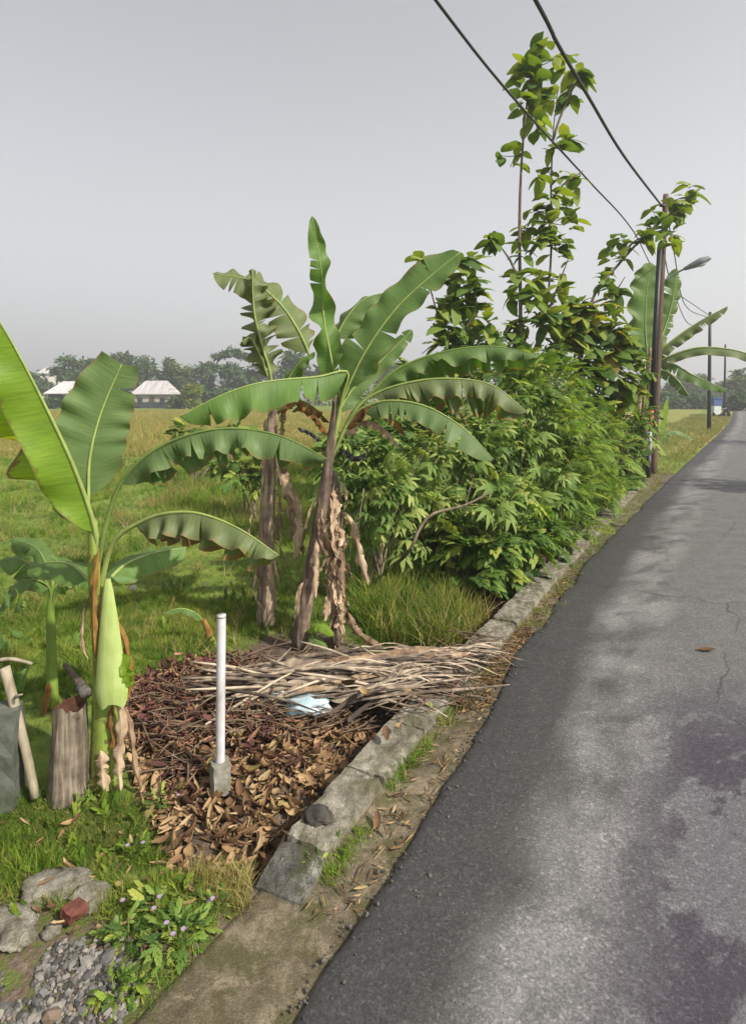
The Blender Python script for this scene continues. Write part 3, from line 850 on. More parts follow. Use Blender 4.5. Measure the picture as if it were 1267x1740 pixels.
def plant_young():
    base = P(90, 1205, -.06); D = base[1]
    r = thing('banana_plant', 'slim young banana plant with low leaves and thin green stem behind the tree stump', 'banana plant', base)
    V, Fc, U = tube([base, Q(88, 1120, D), Q(86, 1040, D), Q(90, 985, D)], [.05, .04, .034, .016], 12, n=18, jit=.05, seed=2)
    part('pseudostem', V, Fc, M['stem_young'], r, uv=U)
    for sp, hw, up, mt, fo, cu, sd in (
            (QL((86, 1005, D - .02), (62, 970, D - .1), (32, 950, D - .2), (-5, 952, D - .3)), (.13, .17), (0, -.5, 1), 'banana_mid', (-.3, -.5), (-.3, -.3), 41),
            (QL((92, 1005, D), (105, 965, D + .1), (75, 940, D + .2), (20, 925, D + .3)), (.12, .12), (0, -.4, 1), 'banana_green', (-.3, -.2), (-.3, -.3), 42),
            (QL((94, 1005, D - .02), (115, 980, D - .05), (140, 978, D - .06), (160, 992, D - .06)), (.13, .13), (0, -.4, 1), 'banana_green', (-.5, -.3), (-.3, -.3), 43),
            (QL((84, 1000, D - .03), (50, 985, D - .15), (18, 1000, D - .28), (-2, 1040, D - .34)), (.09, .09), (0, -.3, 1), 'banana_mid', (-.5, -.5), (-.5, -.3), 44),
            (QL((88, 1000, D + .03), (78, 960, D + .1), (60, 930, D + .2), (20, 915, D + .3)), (.1, .1), (0, -.6, .8), 'banana_mid', (-.3, -.2), (-.3, -.3), 45)):
        banana_leaf(r, sp, hw, up, mt, 'midrib_dark', petiole=QL((87, 1060, D)), rad=.01, fold=fo, curl=cu, wave=.15, nw=4, seed=sd, tears=(1, 1))
    V, Fc, U = blade(QL((84, 1160, D - .05), (80, 1185, D - .06), (76, 1205, D - .08), (70, 1225, D - .09)), .03, (0, -1, 0), (-.3, -.3), (.8, -.5), .4, 3, (2, 2), n=14, seed=9)
    part('dry_leaf', V, Fc, M['brown_leaf'], r, uv=U)
plant_young()

def plant_b():
    base = P(452, 1062, -.1); D = base[1]
    r = thing('banana_plant', 'banana plant with straight brown trunk and tattered drooping leaves behind the frond pile', 'banana plant', base)
    stem = [base, Q(452, 940, D), Q(456, 820, D), Q(462, 720, D), Q(464, 660, D)]
    V, Fc, U = tube(stem, [.105, .095, .085, .075, .03], 14, n=26, jit=.12, seed=3)
    part('pseudostem', V, Fc, M['stem_dry'], r, uv=U)
    banana_leaf(r, QL((524, 600, D + .1), (500, 550, D + .05), (470, 510, D), (425, 477, D - .05), (362, 464, D - .1)), (.27, .27), (.35, -.6, .75), 'banana_worn', petiole=QL((464, 720, D), (490, 655, D + .1), (518, 620, D + .12)), rad=.018, fold=(.0, -.5), curl=(-.1, -.3), wave=.2, nw=5, seed=51, tears=(5, 6))
    banana_leaf(r, QL((460, 640, D - .05), (446, 590, D - .1), (432, 530, D - .14), (428, 456, D - .15)), (.25, .25), (-.2, -1, .1), 'banana_worn', petiole=QL((464, 720, D)), rad=.018, fold=(-.5, -.6), curl=(-.9, -.8), wave=.6, nw=6, seed=53, tears=(9, 9), label='shredded pale leaf hanging in strips')
    banana_leaf(r, QL((455, 640, D - .08), (440, 600, D - .14), (425, 575, D - .2), (410, 580, D - .26)), (.19, .19), (0, -.8, .5), 'banana_worn', rad=.01, fold=(-.8, -.6), curl=(-.6, -.6), wave=.4, nw=4, seed=54, tears=(4, 4))
    banana_leaf(r, QL((470, 690, D - .03), (492, 640, D - .06), (512, 612, D - .1), (535, 598, D - .1)), (.12, .12), (0, -.7, .7), 'banana_mid', rad=.012, fold=(-.3, -.3), curl=(-.3, -.5), wave=.2, nw=4, seed=55, tears=(2, 2))
    banana_leaf(r, QL((470, 700, D), (500, 680, D - .05), (530, 690, D - .1), (560, 718, D - .15)), (.09, .1), (0, -.4, 1), 'brown_leaf', 'midrib_dark', rad=.01, fold=(-.7, -.7), curl=(-.6, -.6), wave=.5, nw=5, seed=56, tears=(4, 4), name='dry_leaf')
    ribbons(r, stem, 16, .085, 'dry_leaf', 60, (.3, .7), (.02, .055))
    for k, pts in enumerate((((465, 780, D - .1), (488, 830, D - .15), (492, 880, D - .15), (515, 945, D - .18)), ((468, 800, D - .12), (498, 850, D - .2), (506, 905, D - .2), (498, 950, D - .2)))):
        V, Fc, U = blade(QL(*pts), .08, (0, -1, .2), (-.3, .3), (-1.2, -.9), .7, 5, (5, 5), n=26, seed=70 + k, tip=.8)
        part('dry_leaf', V, Fc, M['dry_leaf'], r, uv=U)
plant_b()

def plant_c():
    base = P(507, 1102, -.08); D = base[1]
    r = thing('banana_plant', 'tallest banana plant with leaning trunk and wide leaves fanning over the bushes', 'banana plant', base)
    stem = [base, Q(523, 1000, D), Q(542, 890, D), Q(556, 800, D), Q(566, 720, D), Q(570, 670, D)]
    V, Fc, U = tube(stem, [.085, .075, .068, .062, .05, .02], 14, n=28, jit=.10, seed=4)
    part('pseudostem', V, Fc, M['stem_dry'], r, uv=U)
    # spear leaf standing up
    banana_leaf(r, QL((578, 690, D), (563, 610, D + .02), (550, 540, D + .03), (546, 460, D), (530, 366, D - .04)), (.155, .165), ((.3, -1, 0), (-.9, -.6, .1), (.8, -.7, .1), (-1, -.5, .1), (.6, -.8, .1), (-.4, -.9, .1)), 'banana_green', petiole=QL((566, 760, D)), rad=.014, fold=(.1, .15), curl=(.2, .3), wave=.45, nw=4, seed=80, tip=.3, tears=(2, 3))
    # broad leaf up to the right
    banana_leaf(r, QL((590, 660, D - .05), (622, 595, D - .1), (672, 525, D - .12), (730, 470, D - .12), (782, 428, D - .12)), (.22, .25), (-.3, -.95, .45), 'banana_mid', petiole=QL((566, 770, D), (575, 705, D - .03)), rad=.016, fold=(.12, .05), curl=(.1, .2), wave=.16, nw=5, seed=82, tip=.6, tears=(2, 2))
    # leaf behind, blade hanging from the upper edge
    banana_leaf(r, QL((572, 575, D + .25), (592, 535, D + .3), (620, 507, D + .35), (662, 495, D + .4)), (.24, .2), (-.2, -.45, .9), 'banana_mid', petiole=QL((568, 740, D), (566, 640, D + .15)), rad=.014, fold=(-.75, -.2), curl=(-.2, -.2), wave=.10, nw=4, seed=84, blunt=True)
    # three leaves reaching right
    banana_leaf(r, QL((630, 668, D + .12), (670, 630, D + .15), (740, 601, D + .12), (830, 588, D + .05), (918, 603, D - .02)), (.20, .36), (0, -.2, 1), 'banana_mid', 'midrib_dark', petiole=QL((566, 770, D), (600, 700, D + .08)), rad=.016, fold=(-.75, -1.25), curl=(-.2, -.2), wave=.42, nw=6, seed=86, tears=(4, 2))
    banana_leaf(r, QL((632, 672, D - .05), (690, 651, D - .15), (760, 643, D - .25), (835, 654, D - .32), (896, 700, D - .38)), (.22, .38), (0, -.2, 1), 'banana_worn', petiole=QL((566, 772, D), (598, 705, D - .03)), rad=.016, fold=(-.8, -1.2), curl=(-.15, -.3), wave=.4, nw=6, seed=88, tears=(7, 3))
    banana_leaf(r, QL((615, 695, D - .12), (660, 681, D - .25), (722, 690, D - .38), (785, 726, D - .48), (838, 780, D - .55)), (.23, .2), (.15, -.5, 1), 'banana_sheen', petiole=QL((565, 778, D), (590, 720, D - .06)), rad=.016, fold=(-.55, -.4), curl=(-.15, -.4), wave=.12, nw=7, seed=90, tears=(6, 3), label='lowest drooping leaf with torn browned edge')
    # leaf to the left with a folded end
    banana_leaf(r, QL((590, 632, D - .08), (540, 640, D - .18), (480, 645, D - .3), (425, 654, D - .42), (365, 676, D - .52), (306, 708, D - .6)), (.22, .30), (0, -.3, 1), 'banana_green', petiole=QL((567, 765, D), (580, 680, D - .04)), rad=.014, fold=(-.7, -.85), curl=(-.2, -.25), wave=.3, nw=4, seed=92, tears=(2, 3))
    banana_leaf(r, QL((575, 700, D + .1), (600, 660, D + .2), (640, 620, D + .3), (700, 560, D + .4)), (.14, .14), (0, -.8, .5), 'banana_mid', rad=.012, fold=(-.3, -.1), curl=(-.2, -.2), wave=.15, nw=4, seed=93, tears=(2, 2))
    # brown ones underneath
    for k, (pts, w_, mt) in enumerate(((((585, 730, D - .05), (620, 692, D - .15), (660, 700, D - .25), (690, 740, D - .3)), .10, 'brown_leaf'), (((580, 740, D), (615, 715, D - .1), (650, 725, D - .2), (680, 760, D - .25)), .08, 'dry_leaf'), (((560, 740, D), (535, 705, D - .1), (510, 690, D - .15), (495, 700, D - .2)), .07, 'brown_leaf'),
                                       (((548, 750, D - .05), (530, 735, D - .1), (515, 728, D - .12), (505, 726, D - .15)), .05, 'black_leaf'), (((575, 760, D - .05), (592, 768, D - .1), (604, 775, D - .12), (622, 770, D - .15)), .07, 'black_leaf'))):
        V, Fc, U = blade(QL(*pts), (w_, w_), (0, -.5, 1), (-.7, -.7), (-.7, -.7), .5, 5, (4, 4), n=24, seed=95 + k)
        o = part('dry_leaf', V, Fc, M[mt], r, uv=U)
        if mt == 'black_leaf': o['label'] = 'blackened rotten leaf'
    ribbons(r, stem[:4], 10, .07, 'dry_leaf', 100, (.3, .6), (.02, .04))
plant_c()

def plant_d():
    base = P(572, 1092, -.08); D = base[1] + .05
    r = thing('banana_plant', 'dead leafless banana trunk wrapped in shredded dry leaves, leaning trunk beside it', 'banana plant', base)
    stem = [base, Q(570, 1010, D), Q(572, 930, D), Q(574, 850, D), Q(566, 800, D)]
    V, Fc, U = tube(stem, [.07, .065, .055, .045, .03], 12, n=22, jit=.2, seed=5)
    part('pseudostem', V, Fc, M['stem_dry'], r, uv=U)
    ribbons(r, stem, 70, .05, 'dry_leaf', 110, (.14, .42), (.02, .06))
    for k, pts in enumerate((((585, 870, D - .05), (600, 900, D - .08), (612, 950, D - .1), (625, 995, D - .1)), ((590, 1040, D - .05), (602, 1070, D - .08), (625, 1090, D - .12), (650, 1105, D - .16)))):
        V, Fc, U = blade(QL(*pts), .06, (0, -1, .2), (-.3, .3), (-1.2, -.9), .6, 4, (4, 4), n=20, seed=120 + k, tip=.8)
        part('dry_leaf', V, Fc, M['dry_leaf'], r, uv=U)
plant_d()

def plant_sucker():
    base = P(545, 1098, -.07); D = base[1] - .12
    r = thing('banana_sucker', 'small banana sucker with one curled bright leaf beside the leaning trunk', 'banana plant', base)
    V, Fc, U = tube([base, Q(540, 1085, D), Q(530, 1070, D)], [.018, .012, .008], 8, n=8)
    part('pseudostem', V, Fc, M['stem_young'], r)
    banana_leaf(r, QL((522, 1072, D), (535, 1063, D - .05), (552, 1066, D - .09), (566, 1080, D - .12)), (.06, .06), (0, -.4, 1), 'banana_lime', rad=.006, fold=(-.4, -.2), curl=(-.3, -.3), wave=.1, nw=3, seed=130)
    banana_leaf(r, QL((530, 1075, D), (532, 1085, D - .05), (545, 1092, D - .09), (556, 1104, D - .12)), (.05, .05), (0, -.4, 1), 'banana_mid', rad=.006, fold=(-.4, -.2), curl=(-.3, -.3), wave=.1, nw=3, seed=131)
plant_sucker()

def plant_broken():
    base = P(358, 1090, -.1); D = base[1]
    r = thing('banana_sucker', 'broken banana sucker with brown stub and bent leaf behind the white post', 'banana plant', base)
    V, Fc, U = tube([base, Q(354, 1072, D), Q(345, 1052, D)], [.04, .034, .022], 10, n=8, jit=.2)
    part('pseudostem', V, Fc, M['brown_leaf'], r)
    banana_leaf(r, QL((344, 1053, D), (330, 1040, D - .05), (305, 1034, D - .1), (278, 1042, D - .15)), (.07, .07), (0, -.3, 1), 'banana_mid', rad=.007, fold=(-.6, -.2), curl=(-.3, -.3), wave=.2, nw=3, seed=133, tears=(2, 2))
plant_broken()

def plant_e():
    D = 19.5
    base = np.array([*Q(1098, 800, D)[:2], -.05])
    r = thing('banana_plant', 'banana plant by the utility pole with leaves hanging over the verge', 'banana plant', base)
    V, Fc, U = tube([base, Q(1098, 720, D), Q(1100, 640, D), Q(1104, 590, D)], [.15, .13, .11, .05], 12, n=14, jit=.1)
    part('pseudostem', V, Fc, M['stem_dry'], r)
    for sp, hw, up, mt, fo, cu, te, sd in (
            (QL((1100, 610, D), (1096, 560, D), (1098, 500, D), (1106, 446, D)), (.55, .62), (.1, -1, 0), 'banana_mid', (.05, .05), (.1, .1), (0, 0), 141),
            (QL((1108, 610, D), (1128, 560, D + .2), (1142, 510, D + .2), (1150, 455, D + .2)), (.30, .5), (.3, -1, 0), 'banana_mid', (.0, -.3), (-.1, -.2), (7, 7), 142),
            (QL((1108, 612, D), (1140, 580, D - .2), (1185, 548, D - .4), (1236, 520, D - .6)), (.30, .30), (0, -.3, 1), 'banana_worn', (-.9, -.4), (-.4, -.4), (6, 4), 143),
            (QL((1108, 625, D), (1140, 604, D - .3), (1195, 590, D - .6), (1270, 601, D - .9), (1330, 640, D - 1.1)), (.32, .32), (0, -.3, 1), 'banana_worn', (-.9, -.3), (-.3, -.4), (3, 2), 144),
            (QL((1108, 625, D), (1140, 618, D - .2), (1175, 636, D - .4), (1210, 652, D - .6), (1235, 662, D - .7)), (.35, .35), (0, -.3, 1), 'banana_mid', (-.9, -.4), (-.3, -.4), (5, 3), 145),
            (QL((1110, 640, D), (1128, 630, D - .4), (1150, 645, D - .8), (1170, 672, D - 1)), (.3, .3), (0, -.3, 1), 'banana_mid', (-.9, -.4), (-.3, -.4), (3, 3), 146),
            (QL((1098, 640, D), (1085, 600, D - .2), (1070, 590, D - .4), (1050, 610, D - .5)), (.3, .3), (0, -.3, 1), 'banana_green', (-.8, -.4), (-.3, -.4), (3, 3), 147)):
        banana_leaf(r, sp, hw, up, mt, 'midrib', petiole=QL((1100, 660, D)), rad=.035, fold=fo, curl=cu, wave=.2, nw=6, seed=sd, tears=te, n=36)
    for k, (x, y) in enumerate(((1090, 700), (1096, 690), (1103, 705), (1086, 720))):
        V, Fc, U = blade(QL((x, y - 50, D - .2), (x - 3, y, D - .3), (x - 5, y + 40, D - .3), (x - 2, y + 80, D - .3)), .14, (0, -1, 0), (-.4, -.4), (-1, -.7), .5, 4, (4, 4), n=20, seed=150 + k, tip=.8)
        part('dry_leaf', V, Fc, M['dry_leaf'], r, uv=U)
    # a small sucker leaf low over the verge
    s0 = P(1120, 756, -.02)
    r2 = thing('banana_sucker', 'low banana sucker leaf lying out over the far grass verge', 'banana plant', s0)
    D2 = s0[1]
    banana_leaf(r2, QL((1120, 750, D2), (1132, 737, D2), (1152, 733, D2), (1178, 747, D2)), (.2, .2), (0, -.4, 1), 'banana_mid', rad=.02, petiole=QL((1118, 757, D2)), fold=(-.6, -.2), curl=(-.2, -.2), wave=.1, nw=3, seed=160)
    banana_leaf(r2, QL((1124, 735, D2), (1127, 712, D2), (1130, 695, D2), (1133, 678, D2)), (.16, .16), (.2, -1, 0), 'banana_lime', rad=.02, petiole=QL((1120, 757, D2)), fold=(.1, .1), curl=(.2, .2), wave=.1, nw=3, seed=161)
plant_e()

# ------------------------------------------------------------------ leaf shapes
def tmpl_broad(nx=5, wid=.62, droop=.45, crease=.12, seed=0):       # a large oval leaf along +X
    rr = np.random.default_rng(seed)
    V, Fc = [], []
    for i in range(nx + 1):
        t = i / nx
        wd = wid / 2 * (math.sin(math.pi * (t * .90 + .05) ** 1.15) ** .6) * (1 if i < nx else .35)
        for k, s in enumerate((-1, -.5, 0, .5, 1)):
            x = t - .05 * abs(s)
            V.append((x * .98, s * wd, .12 * t - droop * t * t + crease * abs(s) * wd * 2 - .10 * (abs(s) == 1) * wd + .025 * rr.normal()))
    for i in range(nx):
        for k in range(4):
            a = i * 5 + k
            Fc.append((a, a + 5, a + 6, a + 1))
    return np.array(V), np.array(Fc)

def strip_leaflet(L, wd, ang, droop, x0=(0, 0, 0), lift=.1):
    ca, sa = math.cos(ang), math.sin(ang)
    V = []
    for t, w_ in ((0, .25), (.4, 1), (.75, .75), (1, .05)):
        r = L * t
        z = lift * L * t - droop * L * t * t
        for s in (-1, 1):
            V.append((x0[0] + ca * r - sa * s * wd * w_ / 2, x0[1] + sa * r + ca * s * wd * w_ / 2, x0[2] + z))
    return V, [(0, 2, 3, 1), (2, 4, 5, 3), (4, 6, 7, 5)]

def tmpl_palmate(seed, n=7):
    rr = np.random.default_rng(seed)
    A = Acc()
    for k in range(n):
        a = (k / (n - 1) - .5) * 4.1 + rr.normal() * .06
        L = .62 - .22 * abs(k / (n - 1) - .5) * 2 + rr.normal() * .03
        A.add(*strip_leaflet(L, .17, a, .55 + rr.random() * .3, (.4, 0, 0)))
    A.add([(0, -.008, -.02), (0, .008, -.02), (.4, .008, 0), (.4, -.008, 0)], [(0, 1, 2, 3)])
    V, Fc, _ = A.get()
    return V, np.array(Fc)

def tmpl_feather(seed, n=9):
    rr = np.random.default_rng(seed)
    A = Acc()
    for k in range(n):
        t = .15 + .85 * k / (n - 1)
        z = .1 * t - .45 * t * t
        for s in (-1, 1):
            L = .34 * math.sin(math.pi * (t * .8 + .12))
            A.add(*strip_leaflet(L, .075, s * (1.05 - .4 * t) + rr.normal() * .06, .5, (t, 0, z)))
    V, Fc, _ = A.get()
    return V, np.array(Fc)

def tmpl_spray(seed, n=8):
    rr = np.random.default_rng(seed)
    A = Acc()
    for k in range(n):
        t = .1 + .9 * k / (n - 1)
        z = .15 * t - .35 * t * t
        A.add(*strip_leaflet(.34 + rr.random() * .12, .2, (1 if k % 2 else -1) * (.95 - .8 * t) + rr.normal() * .2, .6, (t * .8, 0, z), .25))
    V, Fc, _ = A.get()
    return V, np.array(Fc)

def tmpl_tuft(seed, n=9, lean=.5, wd=.035, spread=.12):
    rr = np.random.default_rng(seed)
    V, Fc = [], []
    for k in range(n):
        a, h = rr.random() * 6.28, .55 + .45 * rr.random()
        l = lean * (.3 + rr.random())
        x0, y0 = rr.normal() * spread, rr.normal() * spread
        tw = rr.random() * 3.14
        dx, dy = math.cos(tw) * wd / 2, math.sin(tw) * wd / 2
        b = len(V)
        for t, w_ in ((0, 1), (.5, .85), (1, .06)):
            r = l * t * t
            V += [(h * (t - .15 * l * t * t), x0 + math.cos(a) * r - dx * w_, y0 + math.sin(a) * r - dy * w_), (h * (t - .15 * l * t * t), x0 + math.cos(a) * r + dx * w_, y0 + math.sin(a) * r + dy * w_)]
        Fc += [(b, b + 2, b + 3, b + 1), (b + 2, b + 4, b + 5, b + 3)]
    return np.array(V), np.array(Fc)                  # grows along +X: pitch it up by 90 degrees

BROAD = [tmpl_broad(5, .72 + .05 * (k % 2), .45 + .28 * k, .14, k) for k in range(4)]
PALM = [tmpl_palmate(k) for k in range(4)]
FEATH = [tmpl_feather(k) for k in range(3)]
SPRAY = [tmpl_spray(k) for k in range(4)]
TUFT = [tmpl_tuft(k) for k in range(6)]
TALL = [tmpl_tuft(20 + k, 10, .55, .022, .07) for k in range(5)]
LAWNT = [tmpl_tuft(40 + k, 9, .8, .05, .3) for k in range(5)]

LEAF_ME = {}
def leaf_objects(parent, kind, tm, mat, pos, az, pitch, roll, scale, name='leaf'):
    key = (kind, mat)
    if key not in LEAF_ME:
        LEAF_ME[key] = [mesh_data(kind, v, f) for v, f in tm]
        for me in LEAF_ME[key]: me.materials.append(M[mat])
    mes = LEAF_ME[key]
    Ms = euler_mats(np.asarray(az), np.asarray(pitch), np.asarray(roll))
    b = BASE[parent.name]
    for i in range(len(pos)):
        o = bpy.data.objects.new(name, mes[int(RNG.integers(len(mes)))])
        C.objects.link(o)
        o.parent = parent
        A = Ms[i] * float(scale[i])
        mt = Matrix.Identity(4)
        for r_ in range(3):
            for c_ in range(3): mt[r_][c_] = A[r_][c_]
            mt[r_][3] = float(pos[i][r_] - b[r_])
        o.matrix_basis = mt

# ------------------------------------------------------------------ trees with large leaves
def leafy_tree(name, label, cat, base, stems, clusters, D, mat, size, seed, bark='bark', rad=.05, dens=1.25):
    """stems: pixel polylines; clusters: (px, py, radius px, leaves)"""
    rr = np.random.default_rng(seed)
    r = thing(name, label, cat, base)
    anchors = []
    for k, st in enumerate(stems):
        pts = [Q(x, y, D + dd) for x, y, dd in st]
        rd = rad * (1 if k == 0 else .6)
        V, Fc, U = tube(pts, [rd, rd * .8, rd * .6, rd * .3], 8, n=24, jit=.12, seed=seed + k)
        part('trunk' if k == 0 else 'branch', V, Fc, M[bark], r)
        anchors.append(spline(pts, 40))
    anchors = np.concatenate(anchors)
    pos, az, pit, rol, scl = [], [], [], [], []
    A = Acc()
    for (px, py, rp, n) in clusters:
        c = Q(px, py, D)
        dd = np.linalg.norm((anchors - c)[:, [0, 2]], axis=1)
        a = anchors[dd.argmin()]
        c[1] = a[1] + rr.normal() * .15
        rw = rp * D / F
        if np.linalg.norm(c - a) > .12:
            V, Fc, U = tube([a, (a + c) / 2 + np.array([0, 0, -.05]), c], [.016, .011, .006], 5, n=7)
            A.add(V, Fc)
        for k in range(int(n * dens)):
            an = rr.random() * 6.283
            d = np.array([math.cos(an), math.sin(an), 0])
            h = rr.normal() * .35 * rw
            p = c + d * rw * .15 * rr.random() + np.array([0, 0, h])
            pos.append(p); az.append(an + rr.normal() * .2)
            pit.append(.35 + h / rw * .6 + rr.normal() * .35); rol.append(rr.normal() * .35)
            scl.append(size * rr.uniform(.65, 1.15) * min(1.2, max(.75, rw / size)))
    if A.n:
        V, Fc, _ = A.get()
        o = part('twigs', V, Fc, M[bark], r); o['kind'] = 'stuff'
    pos = np.array(pos)
    order = np.argsort(pos[:, 1])
    top = order[:280]
    leaf_objects(r, name, BROAD, mat, pos[top], np.array(az)[top], np.array(pit)[top], np.array(rol)[top], np.array(scl)[top])
    rest = order[280:]
    if len(rest):
        V, Fc, rn = scatter(BROAD, pos[rest], np.array(az)[rest], np.array(pit)[rest], np.array(rol)[rest], np.array(scl)[rest])
        o = part('foliage', V, Fc, M[mat], r, rnd=rn); o['kind'] = 'stuff'
    return r

def ground_at(px, D):
    x = (px - CX) * D / F
    return np.array([x, D, float(gz(x, D))])

D = 14.0
leafy_tree('teak_tree', 'tallest tree, two slender teak stems with big leaves in tiers below the cable', 'tree', ground_at(884, D),
    [[(884, 850, 0), (882, 690, 0), (884, 540, 0), (882, 400, 0), (885, 290, 0), (893, 190, 0), (905, 110, 0)],
     [(890, 640, .1), (925, 540, .2), (936, 430, .2), (936, 320, .2), (940, 220, .2), (948, 150, .2)],
     [(938, 240, .2), (955, 190, .2), (985, 125, .2)], [(936, 340, .2), (960, 310, .2), (990, 290, .2)], [(925, 545, .2), (950, 480, .2), (965, 440, .2)], [(884, 480, 0), (865, 440, 0), (840, 405, 0)]],
    [(905, 95, 30, 10), (940, 100, 22, 7), (985, 110, 30, 12), (885, 130, 26, 8), (912, 135, 30, 11), (880, 180, 22, 6), (915, 175, 32, 12), (905, 215, 28, 8), (945, 150, 26, 9), (893, 245, 18, 4), (975, 155, 20, 6), (965, 240, 24, 6), (945, 250, 22, 5),
     (852, 262, 16, 4), (878, 268, 9, 2), (925, 290, 20, 5), (955, 290, 20, 5), (992, 290, 20, 6), (938, 330, 26, 8), (965, 345, 22, 7), (915, 350, 22, 6), (940, 375, 32, 12), (978, 370, 20, 6), (895, 385, 26, 8), (925, 410, 26, 10), (950, 420, 28, 10),
     (890, 430, 24, 7), (835, 405, 22, 8), (852, 415, 16, 5), (880, 470, 28, 9), (915, 465, 30, 10), (905, 500, 30, 10), (870, 500, 24, 6), (960, 465, 20, 5), (955, 490, 20, 5), (890, 545, 32, 10), (930, 540, 34, 10), (870, 570, 30, 9)],
    D, 'teak', .47, 200, rad=.06, dens=1.2)
leafy_tree('teak_tree', 'rounder leafy teak behind the tallest banana plant', 'tree', ground_at(780, 13.5),
    [[(775, 850, 0), (772, 700, 0), (770, 600, 0), (775, 530, 0), (785, 455, 0)], [(771, 610, 0), (745, 540, 0), (720, 450, 0)], [(772, 590, 0), (800, 540, 0), (815, 480, 0)]],
    [(715, 450, 30, 12), (735, 440, 22, 7), (695, 480, 20, 6), (780, 450, 28, 10), (800, 455, 26, 10), (765, 490, 30, 12), (800, 495, 32, 14), (815, 520, 26, 10), (770, 530, 34, 14), (790, 555, 34, 14), (825, 560, 28, 10), (750, 560, 26, 8), (745, 520, 22, 8), (760, 590, 30, 10), (840, 585, 24, 8)],
    13.5, 'teak', .42, 210, rad=.05)
leafy_tree('teak_tree', 'leaning teak with bare branch reaching up past the utility pole top', 'tree', ground_at(985, 17.0),
    [[(985, 830, 0), (985, 700, 0), (990, 580, 0), (1010, 500, 0), (1050, 450, 0), (1090, 405, 0), (1135, 365, 0), (1190, 320, 0)], [(1050, 450, 0), (1075, 412, -.2), (1110, 395, -.2)], [(1005, 515, 0), (1040, 500, .2), (1062, 470, .2)], [(1100, 400, 0), (1125, 395, 0), (1148, 400, 0)]],
    [(1035, 430, 24, 8), (1055, 415, 20, 6), (1030, 465, 22, 8), (1060, 440, 20, 6), (1040, 490, 22, 8), (1020, 480, 16, 5), (1062, 495, 20, 7), (1055, 520, 22, 8), (1085, 405, 16, 5), (1095, 415, 16, 5), (1110, 390, 18, 6), (1118, 375, 18, 6), (1108, 360, 14, 3), (1140, 360, 22, 8), (1155, 345, 22, 9), (1170, 350, 18, 7), (1150, 372, 18, 5), (1185, 328, 12, 5), (1150, 395, 16, 4), (1145, 415, 12, 3), (1125, 400, 14, 4), (1165, 325, 14, 4)],
    17.0, 'teak', .50, 220, rad=.06)
leafy_tree('broadleaf_tree', 'yellow-green broad-leaved small tree crowding the roadside just before the pole', 'tree', ground_at(1005, 14.5),
    [[(1005, 840, 0), (1003, 740, 0), (1000, 640, 0), (995, 560, 0), (975, 510, 0)], [(1002, 700, 0), (1030, 630, 0), (1055, 570, 0)], [(1002, 720, 0), (970, 640, 0), (940, 560, 0)], [(1003, 740, 0), (1040, 690, 0), (1075, 620, 0)]],
    [(960, 520, 26, 10), (985, 530, 26, 12), (1010, 545, 28, 13), (1040, 555, 26, 12), (1065, 575, 24, 11), (940, 550, 24, 9), (970, 565, 30, 14), (1005, 585, 34, 16), (1045, 600, 34, 16), (1080, 600, 22, 9), (1095, 620, 18, 7), (950, 600, 28, 12), (985, 625, 32, 15), (1025, 640, 34, 16), (1065, 645, 28, 12), (1010, 675, 28, 12), (1045, 685, 26, 11), (1070, 680, 20, 8), (975, 660, 26, 10), (1020, 710, 20, 7), (1100, 640, 16, 6), (1085, 660, 18, 6)],
    14.5, 'teak_yellow', .36, 230, rad=.05, dens=1.9)

